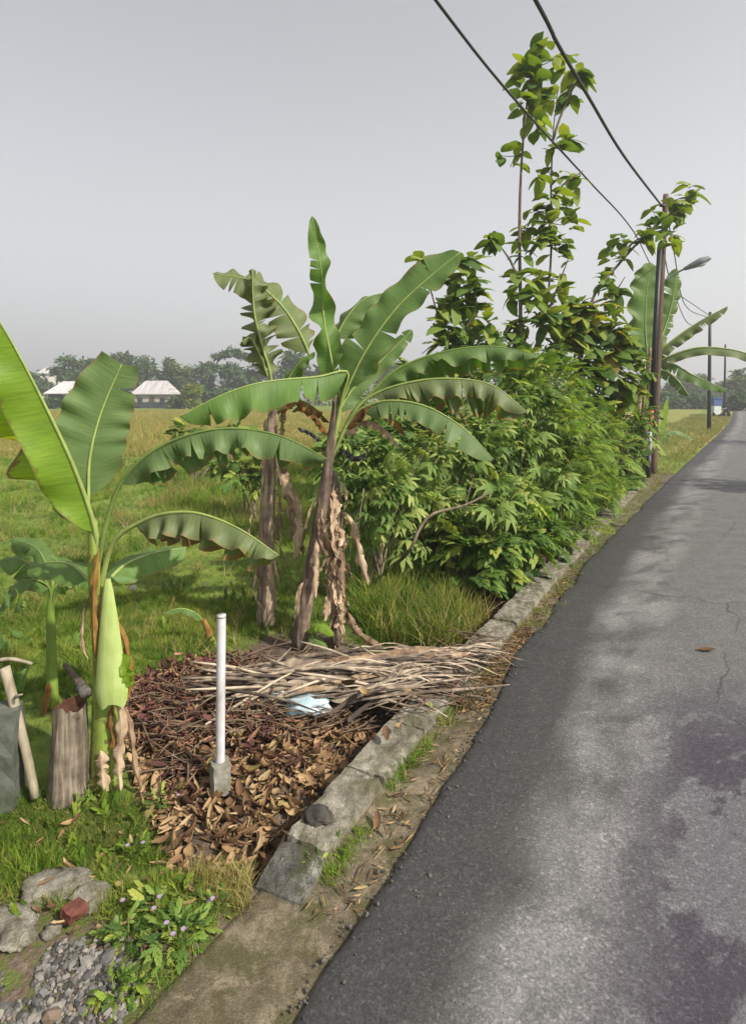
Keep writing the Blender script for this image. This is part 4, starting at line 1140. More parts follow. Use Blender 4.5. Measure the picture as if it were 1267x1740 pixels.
# ------------------------------------------------------------------ bushes
KIND = {'palmate': (PALM, 'cassava'), 'feather': (FEATH, 'leucaena'), 'spray': (SPRAY, 'bush')}
def bush(name, label, cat, px, D, lobes, kind, size, n_parts, n_mass, seed, bark='bark_branch'):
    """lobes: (px, py, distance, rx px, ry px)"""
    rr = np.random.default_rng(seed)
    tm, mat = KIND[kind]
    base = ground_at(px, D)
    r = thing(name, label, cat, base)
    area = np.array([l[3] * l[4] for l in lobes], float)
    pos, out = [], []
    for (lx, ly, ld, rx, ry), a in zip(lobes, area):
        n = int(round((n_parts + n_mass) * a / area.sum()))
        sx, sz = rx * ld / F, ry * ld / F
        dim = np.array([sx, min(sx, sz) * .8, sz])
        nc = max(9, int(n / 17))
        cd = unit(rr.normal(size=(nc, 3)))
        cc = cd * (rr.uniform(.35, 1.12, (nc, 1)))
        wh = rr.integers(0, nc, n)
        v = unit(rr.normal(size=(n, 3)) + cd[wh] * .5)
        cs = rr.uniform(.20, .36, nc)
        p = Q(lx, ly, ld) + (cc[wh] + v * cs[wh][:, None] * rr.random((n, 1)) ** .4) * dim
        pos.append(p); out.append(unit(v + cd[wh] * .4))
        c = Q(lx, ly, ld)
        for k in range(3):
            e = c + np.array([rr.normal() * sx * .4, rr.normal() * sx * .3, sz * rr.uniform(.1, .8)])
            b0 = base + np.array([rr.normal() * .08, rr.normal() * .08, -.03])
            m = (b0 + e) / 2 + np.array([rr.normal() * .08, rr.normal() * .08, .1])
            V, Fc, U = tube([b0, m, e], [.02, .014, .006], 6, n=9, jit=.1, seed=seed + k)
            part('stem', V, Fc, M[bark], r)
    pos, out = np.concatenate(pos), np.concatenate(out)
    keep = pos[:, 2] > gz(pos[:, 0], pos[:, 1]) + .05
    # keep clear of the carriageway and of the wall top
    keep &= pos[:, 0] < XW(pos[:, 1]) + .22 + np.clip(pos[:, 2], 0, 2) * .25
    pos, out = pos[keep], out[keep]
    az = np.arctan2(out[:, 1], out[:, 0]) + rr.normal(size=len(pos)) * .8
    pit = out[:, 2] * .6 + rr.normal(size=len(pos)) * .35
    rol = rr.normal(size=len(pos)) * .4
    scl = size * rr.choice([.5, .7, .85, 1.0, 1.2], len(pos)) * rr.uniform(.85, 1.2, len(pos))
    show = -out[:, 1] * 1.0 + out[:, 2] * .5 + rr.normal(size=len(pos)) * .25
    order = np.argsort(-show)
    a, b = order[:n_parts], order[n_parts:]
    leaf_objects(r, name, tm, mat, pos[a], az[a], pit[a], rol[a], scl[a])
    if len(b):
        V, Fc, rn = scatter(tm, pos[b], az[b], pit[b], rol[b], scl[b])
        o = part('foliage', V, Fc, M[mat], r, rnd=rn); o['kind'] = 'stuff'
    return r

bush('cassava_bush', 'cassava bush with pale palmate leaves right beside the dead banana trunk', 'bush', 640, 7.6, [(640, 840, 7.5, 75, 70), (690, 800, 7.9, 70, 60), (620, 790, 7.8, 50, 50)], 'palmate', .30, 150, 260, 301)
bush('cassava_bush', 'large dark cassava bush behind the curved bare branch', 'bush', 770, 8.4, [(770, 850, 8.3, 100, 90), (810, 800, 8.8, 90, 70), (740, 900, 8.0, 70, 60)], 'palmate', .32, 180, 420, 302)
bush('cassava_bush', 'tall cassava bush under the tips of the wide banana leaves', 'bush', 860, 9.6, [(850, 760, 9.6, 90, 80), (880, 830, 9.2, 80, 80), (900, 700, 10.2, 70, 60)], 'palmate', .34, 180, 420, 303)
bush('leafy_bush', 'low bush with drooping leaves overhanging the low wall at its middle', 'bush', 850, 8.3, [(850, 920, 8.0, 80, 60), (905, 905, 8.7, 60, 60), (800, 960, 7.7, 60, 50)], 'spray', .30, 160, 420, 304)
bush('feathery_bush', 'bright feathery bush above the middle of the low wall', 'bush', 945, 10.4, [(940, 800, 10.3, 75, 90), (965, 870, 10.0, 55, 60), (930, 720, 10.8, 65, 60)], 'feather', .36, 160, 520, 305)
bush('feathery_bush', 'yellowish feathery bush topping the thicket behind the banana leaf tips', 'bush', 880, 11.2, [(880, 660, 11.2, 75, 50), (930, 650, 11.6, 60, 50)], 'feather', .36, 120, 300, 306)
bush('feathery_bush', 'mid green feathery bush between the bright bush and the yellow-green tree', 'bush', 1000, 12.6, [(1000, 780, 12.5, 60, 80), (985, 720, 12.8, 60, 60), (1010, 850, 12.0, 40, 40)], 'feather', .38, 120, 420, 307)
bush('leafy_bush', 'dark leafy bush at the foot of the yellow-green tree close to the pole', 'bush', 1050, 15.5, [(1045, 770, 15.3, 50, 70), (1065, 720, 15.8, 42, 60), (1040, 830, 14.8, 34, 34)], 'spray', .36, 100, 460, 308)
bush('leafy_bush', 'dense hedge-like bush filling the gap behind the teak stems', 'bush', 850, 14.0, [(840, 620, 13.6, 90, 50), (760, 640, 13.2, 90, 50), (900, 590, 14.2, 70, 50), (690, 690, 12.6, 70, 50)], 'spray', .38, 100, 700, 309)
bush('leafy_bush', 'shady bush in the field behind the dead banana trunk', 'bush', 660, 10.5, [(650, 770, 10.4, 80, 60), (720, 740, 10.8, 80, 60), (600, 800, 10.0, 50, 40)], 'spray', .32, 100, 520, 310)
bush('leafy_bush', 'small bush on the field edge behind the brown banana trunk', 'bush', 430, 12.5, [(430, 795, 12.5, 45, 30), (400, 780, 13, 40, 24)], 'spray', .26, 60, 200, 311)
bush('leafy_bush', 'yellow-green weedy bush beyond the arching banana leaf', 'bush', 330, 17, [(330, 745, 17, 35, 30), (410, 740, 18, 40, 22)], 'spray', .3, 60, 200, 312)

# the curved bare branch
b0 = P(648, 975, -.05)
V, Fc, U = tube([b0, Q(690, 942, 6.9), Q(712, 900, 6.9), Q(735, 873, 7.0), Q(790, 858, 7.2), Q(835, 835, 7.4)], [.026, .024, .022, .02, .016, .01], 8, n=30, jit=.12, seed=8)
solo('bare_branch', V, Fc, M['bark_branch'], 'bare curved brown branch rising through the cassava leaves', 'branch', base=b0)
b0 = P(612, 985, -.05)
V, Fc, U = tube([b0, Q(608, 920, 6.7), Q(612, 870, 6.8), Q(618, 830, 6.9)], [.012, .011, .009, .006], 6, n=16, jit=.1)
solo('bare_branch', V, Fc, M['bark_branch'], 'thin upright bare twig beside the dead banana trunk', 'branch', base=b0)

# ------------------------------------------------------------------ post, stump and other upright things
def make_post():
    base = P(374, 1338, -.06); D = base[1]
    r = thing('marker_post', 'white plastic pipe post standing in a small cement block', 'post', base)
    V, Fc = rough_block(base + np.array([0, 0, .07]), (.115, .115, .20), .5, 9, (3, 3, 4), .012)
    part('cement_base', V, Fc, M['cement'], r, smooth_=False)
    top = Q(376, 1046, D)
    lo = base + np.array([0, 0, .14])
    V, Fc, U = tube([lo, top], [.029, .029], 20, n=3, cap=False)
    part('pipe', V, Fc, M['pvc'], r)
    V, Fc, U = tube([top - np.array([0, 0, .012]), top + np.array([0, 0, .006])], [.030, .030], 20, n=2)
    part('pipe_cap', V, Fc, M['pvc'], r)
make_post()

def make_stump():
    base = P(117, 1338, -.04); D = base[1]
    r = thing('tree_stump', 'weathered grey-brown tree stump with hollow reddish top beside the banana plant', 'tree stump', base)
    n, m = 16, 28
    V = []
    H = (Q(117, 1190, D) - base)[2]
    rr = np.random.default_rng(2)
    ridges = rr.normal(size=m) * .006
    jag = rr.random(m) * .05
    for i in range(n):
        t = i / (n - 1)
        rad = .108 + .03 * (1 - t) ** 2 - .01 * t
        for k in range(m):
            a = k / m * 2 * math.pi
            q = rad + ridges[k] + .008 * math.sin(3 * a + 2 * t) + .004 * math.sin(7 * a + 5 * t)
            V.append(base + np.array([math.cos(a) * q + .01 * t, math.sin(a) * q, -.04 + t * (H - jag[k] * (t > .9) + .04)]))
    Fc = [(i * m + k, i * m + (k + 1) % m, (i + 1) * m + (k + 1) % m, (i + 1) * m + k) for i in range(n - 1) for k in range(m)]
    part('trunk', V, Fc, M['stump'], r)
    ring = [V[(n - 1) * m + k] for k in range(m)]
    c = np.mean(ring, axis=0)
    inner = [c + (v - c) * .72 + np.array([0, 0, -.035]) for v in ring]
    Vt = ring + inner + [c + np.array([0, 0, -.075])]
    Ft = [(k, (k + 1) % m, m + (k + 1) % m, m + k) for k in range(m)] + [(m + k, m + (k + 1) % m, 2 * m) for k in range(m)]
    part('hollow_top', Vt, Ft, M['stump_top'], r)
make_stump()

b0 = P(60, 1355, -.03); D = b0[1]
r = thing('bamboo_stake', 'old grey bamboo stake leaning against the mossy block', 'stake', b0)
V, Fc, U = tube([b0, Q(40, 1260, D + .02), Q(8, 1134, D + .05)], [.026, .027, .03], 10, n=12, jit=.06)
part('pole', V, Fc, M['bamboo'], r)
V, Fc, U = tube([Q(26, 1185, D), Q(32, 1182, D - .03), Q(38, 1180, D - .05)], [.012, .01, .004], 6, n=4)
part('knot', V, Fc, M['bamboo'], r)
b0 = P(2, 1360, -.03)
V, Fc = rough_block(b0 + np.array([-.06, .02, .26]), (.30, .22, .6), .25, 21, (5, 4, 7), .02)
solo('concrete_block', V, Fc, M['mossy'], 'dark mossy upright concrete block behind the bamboo stake', 'block', base=b0, smooth_=False)
b0 = Q(-10, 1123, D + .1)
V, Fc, U = tube([b0, Q(20, 1120, D + .1), Q(55, 1128, D + .12)], [.012, .012, .01], 7, n=10)
solo('bent_stick', V, Fc, M['bamboo'], 'thin bent grey stick lying across the bamboo stake top', 'stick', base=b0)

b0 = P(138, 1195, -.02); D = b0[1]
r = thing('log', 'short charred log with black hollow end lying behind the stump', 'log', b0)
V, Fc, U = tube([Q(110, 1130, D + .3), Q(124, 1148, D + .15), Q(140, 1168, D)], [.02, .025, .034], 10, n=8, jit=.2)
part('trunk', V, Fc, M['bark'], r)
V, Fc, U = tube([Q(135, 1170, D - .01), Q(146, 1182, D - .06)], [.04, .05], 10, n=3, jit=.25)
part('burnt_end', V, Fc, M['rock_dark'], r)

# ------------------------------------------------------------------ dry palm fronds and the litter
def frond(a, b, sag, seed, label, side=1, n=26, spread=.35):
    rr = np.random.default_rng(seed)
    mid = (a + b) / 2 + np.array([0, rr.normal() * .04, sag])
    r = thing('palm_frond', label, 'palm frond', a, 'dry palm fronds piled across the ditch')
    S = spline([a, mid, b], 30)
    V, Fc, U = tube(S, np.linspace(.024, .006, 30), 7, jit=.1, seed=seed)
    part('stalk', V, Fc, M['frond'], r)
    T = unit(S[-1] - S[0])
    sd = unit(np.cross(T, (0, 0, 1)))
    for k in range(n):
        i = int(4 + 25 * k / n)
        p = S[i]
        s = (1 if k % 2 else -1)
        L = rr.uniform(.35, .7) * (1 - .3 * k / n)
        d = unit(T * rr.uniform(.9, 1.4) + sd * s * spread * rr.uniform(.2, 1) + np.array([0, 0, rr.normal() * .06]))
        e = p + d * L; e[2] = max(e[2] - .06, float(gz(e[0], e[1])) + .03 + rr.random() * .05)
        m = (p + e) / 2 + np.array([0, 0, .03 + .02 * rr.normal()])
        V, Fc, U = blade([p, m, e], (.011, .011), (0, 0, 1), (-.6, -.6), (0, 0), .3, 2, n=8, seed=seed * 31 + k, tip=.5, start=.05)
        part('leaflet', V, Fc, M['frond'], r)

FR = [((430, 1165, .10), (812, 1102, .19), .06, 'dry palm frond along the top edge of the pile, reaching over the wall'),
      ((395, 1150, .04), (780, 1130, .22), .08, 'pale dry palm frond across the middle of the pile'),
      ((420, 1185, .06), (760, 1118, .25), .06, 'dry palm frond sloping over the pale ones in the pile'),
      ((440, 1135, .02), (830, 1115, .16), .05, 'dry palm frond at the back of the pile below the leaning trunk'),
      ((455, 1200, .05), (735, 1150, .20), .05, 'dry palm frond at the front of the pile just above the plastic bag'),
      ((380, 1165, .06), (690, 1140, .24), .08, 'dry palm frond whose thick end lies near the white post'),
      ((480, 1120, .02), (850, 1108, .15), .04, 'thin dark dry palm frond nearest the dead banana trunk'),
      ((590, 1225, .0), (705, 1165, .17), .05, 'short dry palm frond hanging down over the ditch hollow'),
      ((560, 1215, .0), (660, 1160, .20), .05, 'short dark palm frond beside the ditch hollow')]
for k, (a, b, sag, lab) in enumerate(FR):
    pa, pb = P(a[0], a[1], a[2]), P(b[0], b[1], b[2])
    frond(pa, pb, sag, 400 + k, lab, n=24 if k < 7 else 14)

# loose straight dry stalks over the pile: each a thing
STK = bpy.data.meshes.new('dry_stalk')
V, Fc, U = tube([(-.5, 0, 0), (-.2, 0, .03), (.2, .01, .035), (.5, -.01, 0)], [.006, .011, .010, .004], 6, n=10, jit=.15)
STK = mesh_data('dry_stalk', V, Fc); STK.materials.append(M['frond'])
rr = np.random.default_rng(77)
for k in range(70):
    t = rr.random()
    px = 400 + 360 * rr.random(); py = 1105 + 75 * rr.random() + (800 - px) * .05
    z = .06 + .14 * rr.random() * (1 - abs(px - 620) / 400)
    p = P(px, py, z)
    o = bpy.data.objects.new('dry_stalk', STK); C.objects.link(o)
    o.location = tuple(p)
    o.rotation_euler = (rr.random() * 6, rr.normal() * .12, .12 + rr.normal() * .38 + (.5 if px > 720 else 0) * rr.random())
    s = rr.uniform(.5, 1.3)
    o.scale = (s, 1.0 + rr.random() * .5, 1 + rr.random() * .4)
    lab = '%s loose dry stalk at the %s of the frond pile, %s' % (('short', 'long')[s > .9], ('back', 'middle', 'front')[int(py > 1128) + int(py > 1160)], ('post end', 'centre', 'wall end')[int(px > 530) + int(px > 660)])
    props(o, lab, 'stalk', lab + ', several')

for k, (a, b, z0, z1, w_, lab) in enumerate((((440, 1158), (640, 1128), .12, .2, .06, 'broad flat dry frond sheath across the back of the pile'), ((520, 1172), (740, 1132), .14, .22, .05, 'broad pale dry sheath across the middle of the pile'), ((430, 1178), (600, 1150), .1, .2, .055, 'broad brown dry sheath at the post end of the pile'), ((640, 1150), (800, 1108), .2, .2, .05, 'broad dry sheath resting over the wall'), ((560, 1190), (720, 1165), .1, .2, .05, 'broad dry sheath at the front of the pile'), ((450, 1192), (560, 1168), .1, .18, .04, 'dark dry sheath above the plastic bag'), ((400, 1150), (560, 1120), .06, .16, .06, 'broad grey dry sheath at the far post end of the pile'), ((600, 1120), (790, 1106), .14, .18, .05, 'broad grey dry sheath nearest the tall grass'), ((660, 1175), (800, 1135), .16, .16, .055, 'broad tan dry sheath bent over the wall edge'), ((480, 1145), (680, 1112), .12, .2, .06, 'broad tan dry sheath below the leaning banana trunk'))):
    pa, pb = P(*a, z0), P(*b, z1)
    V, Fc, U = blade([pa, (pa + pb) / 2 + np.array([0, 0, .05]), pb], (w_, w_), (0, -.5, 1), (-.35, -.35), (-.5, -.5), .3, 3, (2, 2), n=26, seed=700 + k, tip=.6)
    solo('dry_sheath', V, Fc, M['dry_leaf'] if k % 2 else M['frond'], lab, 'dry leaf', base=pa, uv=U)

def tmpl_curled(seed):                       # a dry curled leaf, length 1
    rr = np.random.default_rng(seed)
    V, Fc = [], []
    nx = 5
    cu, cr = rr.uniform(.3, 1.1), rr.uniform(.3, 1.3)
    for i in range(nx + 1):
        t = i / nx
        wd = .27 * math.sin(math.pi * (t * .9 + .05)) ** .8
        for s in (-1, -.4, .4, 1):
            V.append((t - .5, s * wd * math.cos(cr * abs(s)), cu * (t - .5) ** 2 * 1.2 + abs(s) * wd * math.sin(cr * abs(s)) * 1.1 + rr.normal() * .025))
    for i in range(nx):
        for k in range(3):
            a = i * 4 + k
            Fc.append((a, a + 4, a + 5, a + 1))
    return np.array(V), np.array(Fc)
CURL = [tmpl_curled(k) for k in range(7)]

def lay_litter():
    rr = np.random.default_rng(500)
    tan_poly = [(225, 1310), (330, 1200), (480, 1190), (600, 1215), (640, 1240), (440, 1465), (415, 1530), (300, 1490), (265, 1400)]
    red_poly = [(215, 1180), (300, 1130), (400, 1120), (470, 1160), (560, 1205), (600, 1225), (420, 1250), (250, 1330), (205, 1250)]
    # 300 leaves that show largest: each an object
    mes = {m: [mesh_data('dry_leaf', v, f) for v, f in CURL] for m in ('litter_tan', 'litter_red')}
    for m, l in mes.items():
        for me in l: me.materials.append(M[m])
    WHERE = [((374, 1338), 'around the white post'), ((250, 1300), 'beside the banana trunk'), ((430, 1440), 'by the broken wall end'), ((560, 1290), 'against the wall'), ((520, 1220), 'near the plastic bag'), ((320, 1450), 'where lawn meets litter'), ((420, 1270), 'in the middle of the ditch'), ((300, 1150), 'at the far edge of the heap'), ((430, 1170), 'by the frond ends')]
    WP = np.array([P(*w_[0], -.1)[:2] for w_ in WHERE])
    def one(x, y, m, s, label, group, dz=.02):
        wh = WHERE[int(np.hypot(WP[:, 0] - x, WP[:, 1] - y).argmin())][1]
        label = label % (('small', 'middling', 'large')[int(s > .10) + int(s > .135)], wh)
        group = label + ', several'
        o = bpy.data.objects.new('fallen_leaf', mes[m][int(rr.integers(7))]); C.objects.link(o)
        o.location = (x, y, float(gz(x, y)) + dz + rr.random() * .04)
        o.rotation_euler = (rr.normal() * .5, rr.normal() * .5, rr.random() * 6.28)
        o.scale = (s, s * rr.uniform(.8, 1.3), s)
        props(o, label, 'leaf', group)
    x, y = sample_poly(tan_poly, 190, -.1, 1)
    for i in range(190): one(x[i], y[i], 'litter_tan', rr.uniform(.08, .17), '%s curled tan dead leaf %s', 'tan dead leaves in the ditch')
    x, y = sample_poly(red_poly, 80, -.1, 2)
    for i in range(80): one(x[i], y[i], 'litter_red', rr.uniform(.08, .15), '%s curled reddish dead leaf %s', 'reddish dead leaves in the heap')
    # a few on the wall and pavement
    for k, (px, py, s, lab) in enumerate(((640, 1395, .10, 'pinkish dead leaf lying alone on the roadside concrete'), (655, 1410, .06, 'small pale dead leaf on the concrete below the pinkish one'), (635, 1255, .10, 'orange dead leaf on the wall top, lower of a bunch'), (655, 1248, .12, 'orange dead leaf on the wall top, middle of a bunch'), (675, 1240, .11, 'orange dead leaf on the wall top, upper of a bunch'), (680, 1180, .17, 'large tan dead leaf resting at the front of the frond pile'), (715, 1170, .16, 'large pale dead leaf beside the frond ends'), (780, 1195, .10, 'pink crumpled dead leaf beside the wall opposite the fronds'), (595, 1165, .16, 'upright tan dead leaf stuck in the frond pile'), (620, 1180, .15, 'drooping tan dead leaf hanging off the frond pile'))):
        z = .13 if 560 < px < 720 and py < 1300 else .03
        z = .2 if px in (595, 620) else z
        p = P(px, py, z)
        o = bpy.data.objects.new('fallen_leaf', mes['litter_tan'][k % 7]); C.objects.link(o)
        o.location = tuple(p); o.rotation_euler = (rr.normal() * .4, rr.normal() * .4, rr.random() * 6); o.scale = (s,) * 3
        props(o, lab, 'leaf')
    # the uncounted rest
    x, y = sample_poly([(215, 1180), (330, 1130), (560, 1200), (640, 1240), (440, 1465), (415, 1530), (300, 1490), (250, 1400), (205, 1250)], 2300, -.1, 3)
    n = len(x)
    pos = np.stack([x, y, gz(x, y) + rr.random(n) * .05], 1)
    V, Fc, rn = scatter(CURL, pos, rr.random(n) * 6.28, rr.normal(size=n) * .35, rr.normal(size=n) * .4, np.stack([rr.uniform(.03, .15, n), rr.uniform(.02, .13, n), rr.uniform(.02, .10, n)], 1))
    solo('leaf_litter', V, Fc, M['litter_tan'], 'tan and brown dead leaf litter filling the ditch', kind='stuff', rnd=rn)
    x, y = sample_poly([(215, 1175), (300, 1125), (420, 1115), (600, 1225), (500, 1330), (380, 1400), (260, 1360), (205, 1250)], 2600, -.1, 4)
    n = len(x)
    pos = np.stack([x, y, gz(x, y) + rr.random(n) * .10], 1)
    k = rr.random(n) < np.clip(1.15 - (np.hypot(x - P(330, 1200)[0], (y - P(330, 1200)[1])) / 1.1), .12, 1)
    x, y, pos = x[k], y[k], pos[k]; n = len(x)
    sc3 = np.stack([rr.uniform(.04, .15, n), rr.uniform(.025, .09, n), rr.uniform(.04, .09, n)], 1)
    V, Fc, rn = scatter(CURL, pos, rr.random(n) * 6.28, rr.normal(size=n) * .5, rr.normal(size=n) * .8, sc3)
    solo('leaf_litter', V, Fc, M['litter_red'], 'shredded reddish brown dead leaves heaped behind the white post', kind='stuff', rnd=rn)
    # ditch under the bushes
    ys = rr.uniform(5.8, 10, 500)
    x = XW(ys) - rr.random(500) * .8 - .03
    pos = np.stack([x, ys, gz(x, ys) + rr.random(500) * .04], 1)
    V, Fc, rn = scatter(CURL, pos, rr.random(500) * 6.28, rr.normal(size=500) * .4, rr.normal(size=500) * .5, rr.uniform(.06, .14, 500))
    solo('leaf_litter', V, Fc, M['litter_red'], 'reddish dead leaves in the shaded ditch under the bushes', kind='stuff', rnd=rn)
    x, y = sample_poly([(-40, 1340), (280, 1380), (330, 1520), (420, 1540), (300, 1650), (60, 1620)], 60, -.03, 22)
    pos = np.stack([x, y, gz(x, y) + .03 + rr.random(60) * .02], 1)
    V, Fc, rn = scatter(CURL, pos, rr.random(60) * 6.28, rr.normal(size=60) * .4, rr.normal(size=60) * .5, np.stack([rr.uniform(.03, .10, 60), rr.uniform(.02, .08, 60), rr.uniform(.03, .07, 60)], 1))
    solo('leaf_litter', V, Fc, M['litter_tan'], 'scattered dead leaves among lawn and stones', kind='stuff', rnd=rn)
    # crumbs and dry bits on the pavement
    ys = np.r_[rr.uniform(2.8, 8.5, 500), rr.uniform(4.6, 6.2, 500)]
    f = rr.random(1000) ** 1.0
    a, b = XW(ys) + .38, XR(ys) - .02
    x = a + (b - a) * f
    pos = np.stack([x, ys, .012 + rr.random(1000) * .01], 1)
    V, Fc, rn = scatter(CURL, pos, rr.random(1000) * 6.28, rr.normal(size=1000) * .2, rr.normal(size=1000) * .4, np.stack([rr.uniform(.02, .10, 1000), rr.uniform(.006, .03, 1000), rr.uniform(.02, .04, 1000)], 1))
    solo('litter_crumbs', V, Fc, M['litter_tan'], 'dry leaf crumbs scattered on the roadside concrete', kind='stuff', rnd=rn)
    # thin twigs
    tv, tf, _ = tube([(-.5, 0, 0), (0, .04, .03), (.5, 0, 0)], [.006, .012, .006], 4, n=6, cap=False)
    tw = [(tv * np.array([1, 1, 1]), np.array(tf))]
    x, y = sample_poly([(250, 1180), (420, 1110), (800, 1090), (860, 1110), (800, 1200), (690, 1240), (600, 1225), (420, 1260), (300, 1330), (220, 1260)], 650, 0, 5)
    n = len(x)
    pos = np.stack([x, y, np.maximum(gz(x, y), np.where(x > XW(y), .02, -9)) + .03 + rr.random(n) * .1], 1)
    V, Fc, rn = scatter(tw, pos, np.where(rr.random(n) < .6, rr.normal(size=n) * .5, rr.random(n) * 6.28), rr.normal(size=n) * .2, rr.random(n) * 6, np.stack([rr.uniform(.15, .55, n), rr.uniform(.3, .8, n), rr.uniform(.3, .8, n)], 1))
    solo('dry_twigs', V, Fc, M['twig'], 'tangle of thin dry twigs over the fronds and litter', kind='stuff', rnd=rn)
lay_litter()

def crumple(c, s, seed, n=9):
    rr = np.random.default_rng(seed)
    V, Fc = stone_shape(seed, 3)
    V = V * np.asarray(s) * (1 + .12 * rr.normal(size=(len(V), 1)))
    return V + c, Fc
p = P(524, 1207, .03)
V, Fc = crumple(p + np.array([0, 0, .05]), (.175, .13, .085), 31)
solo('plastic_bag', V, Fc, M['plastic'], 'larger pale blue clear plastic bag below the palm fronds', 'plastic bag', base=p, smooth_=False)
p = P(474, 1187, .03)
V, Fc = crumple(p + np.array([0, 0, .05]), (.12, .09, .05), 33)
solo('plastic_bag', V, Fc, M['plastic'], 'smaller flattened clear plastic bag tucked under the fronds', 'plastic bag', base=p, smooth_=False)

# ------------------------------------------------------------------ stones and gravel, near corner
def rock(px, py, s, seed, label, mat='rock', name='stone', z=-.02, flat=False):
    p = P(px, py, z)
    p[2] = float(gz(p[0], p[1])) if z == -.02 else z
    V, Fc = stone_shape(seed, 4 if max(s) > .08 else 3)
    q = V * 2.1 + seed * 3.7
    V = V / (np.linalg.norm(V, axis=1, keepdims=True) ** .85) * (.86 + .34 * vnoise(q[:, 0] + q[:, 2], q[:, 1]) + .16 * vnoise(q[:, 0] * 3, q[:, 1] * 3 + q[:, 2] * 3))[:, None]
    V = V * np.asarray(s) + p + np.array([0, 0, s[2] * .35])
    solo(name, V, Fc, M[mat], label, 'stone', base=p, smooth_=False)
rock(95, 1508, (.20, .14, .05), 1, 'broad flat grey stone slab at the lawn edge')
rock(150, 1530, (.12, .10, .05), 2, 'grey stone slab tucked behind the red brick')
rock(20, 1575, (.15, .11, .05), 3, 'flat stone slab near the gravel corner')
rock(25, 1600, (.10, .08, .04), 4, 'smaller pale stone below the flat slab')
rock(90, 1580, (.045, .04, .035), 5, 'fist-sized pale stone beside the red brick')
rock(80, 1590, (.035, .03, .03), 6, 'dark small stone just under the fist-sized stone')
rock(205, 1655, (.04, .035, .03), 7, 'dark stone at the end of the gravel bed', 'rock_dark')
rock(330, 1612, (.018, .018, .016), 8, 'tiny dark stone on the concrete edge beside the weeds', 'rock_dark')
rock(540, 1397, (.10, .08, .075), 9, 'dark rough lump in place of a dark patch on the wall near its broken end', 'patch_dark', 'stone', .05)  # rough lump that stands in for an irregular dark patch on the wall top
rock(1045, 880, (.16, .12, .05), 10, 'dark clod of debris on the verge beside the asphalt', 'rock_dark', 'debris_clod', .0)
rock(1048, 893, (.14, .12, .04), 12, 'lower dark clod of debris on the verge', 'rock_dark', 'debris_clod', .0)
rock(225, 992, (.07, .06, .06), 11, 'dark husk lying in the field grass', 'rock_dark', 'husk')
p = P(126, 1558, .0)
V, Fc = rough_block(p + np.array([0, 0, .025]), (.09, .07, .055), 1.0, 61, (3, 3, 3), .010)
solo('brick_fragment', V, Fc, M['brick_red'], 'broken red brick fragment among the grey stones', 'brick', base=p, smooth_=False)
p = P(1200, 1108, .045)
V, Fc = tmpl_curled(3)
solo('fallen_leaf', V * np.array([.16, .16, .08]) + p + np.array([0, 0, .02]), Fc, M['litter_tan'], 'single tan dead leaf lying on the open asphalt', 'leaf', base=p)

def lay_gravel():
    rr = np.random.default_rng(600)
    ST = []
    for k in range(10):
        v, f = stone_shape(70 + k)
        v = np.sign(v) * np.abs(v) ** .8 * np.array([1.1, .8 + .3 * rr.random(), .55 + .3 * rr.random()])
        ST.append((v[f].reshape(-1, 3), np.arange(len(f) * 3).reshape(-1, 3)))
    x, y = sample_poly([(-120, 1600), (110, 1590), (170, 1610), (225, 1650), (235, 1690), (150, 1800), (-300, 1850)], 4200, 0, 6)
    x2, y2 = sample_poly([(-50, 1530), (60, 1520), (200, 1540), (330, 1560), (400, 1510), (300, 1640), (230, 1700), (100, 1600)], 500, 0, 7)
    x, y = np.r_[x, x2], np.r_[y, y2]
    k = vnoise(x * 3.1, y * 3.1) + .5 * vnoise(x * 8, y * 8) > -.16
    x, y = x[k], y[k]
    n = len(x)
    s = rr.gamma(2.0, .0032, n) + .004
    pos = np.stack([x, y, gz(x, y) + s * .3], 1)
    V, Fc, rn = scatter(ST, pos, rr.random(n) * 6.28, rr.normal(size=n) * .5, rr.normal(size=n) * .5, s)
    solo('gravel', V, Fc, M['gravel'], 'grey crushed gravel in the near corner', kind='stuff', rnd=rn, smooth_=False)
lay_gravel()

# ------------------------------------------------------------------ grass
def grow(name, label, x, y, z, templates, mat, h, seed, lean=.25):
    rr = np.random.default_rng(seed)
    n = len(x)
    pos = np.stack([x, y, z], 1)
    rn = np.clip(.46 + vnoise(x * .9, y * .9) * .8 + vnoise(x * 3.1 + 7, y * 3.1) * .45 + rr.normal(size=n) * .18, 0, .999)
    V, Fc, r_ = scatter(templates, pos, rr.random(n) * 6.28, np.full(n, math.pi / 2) + rr.normal(size=n) * lean, rr.random(n) * 6.28, h, rn)
    return solo(name, V, Fc, M[mat], label, kind='stuff', rnd=r_)

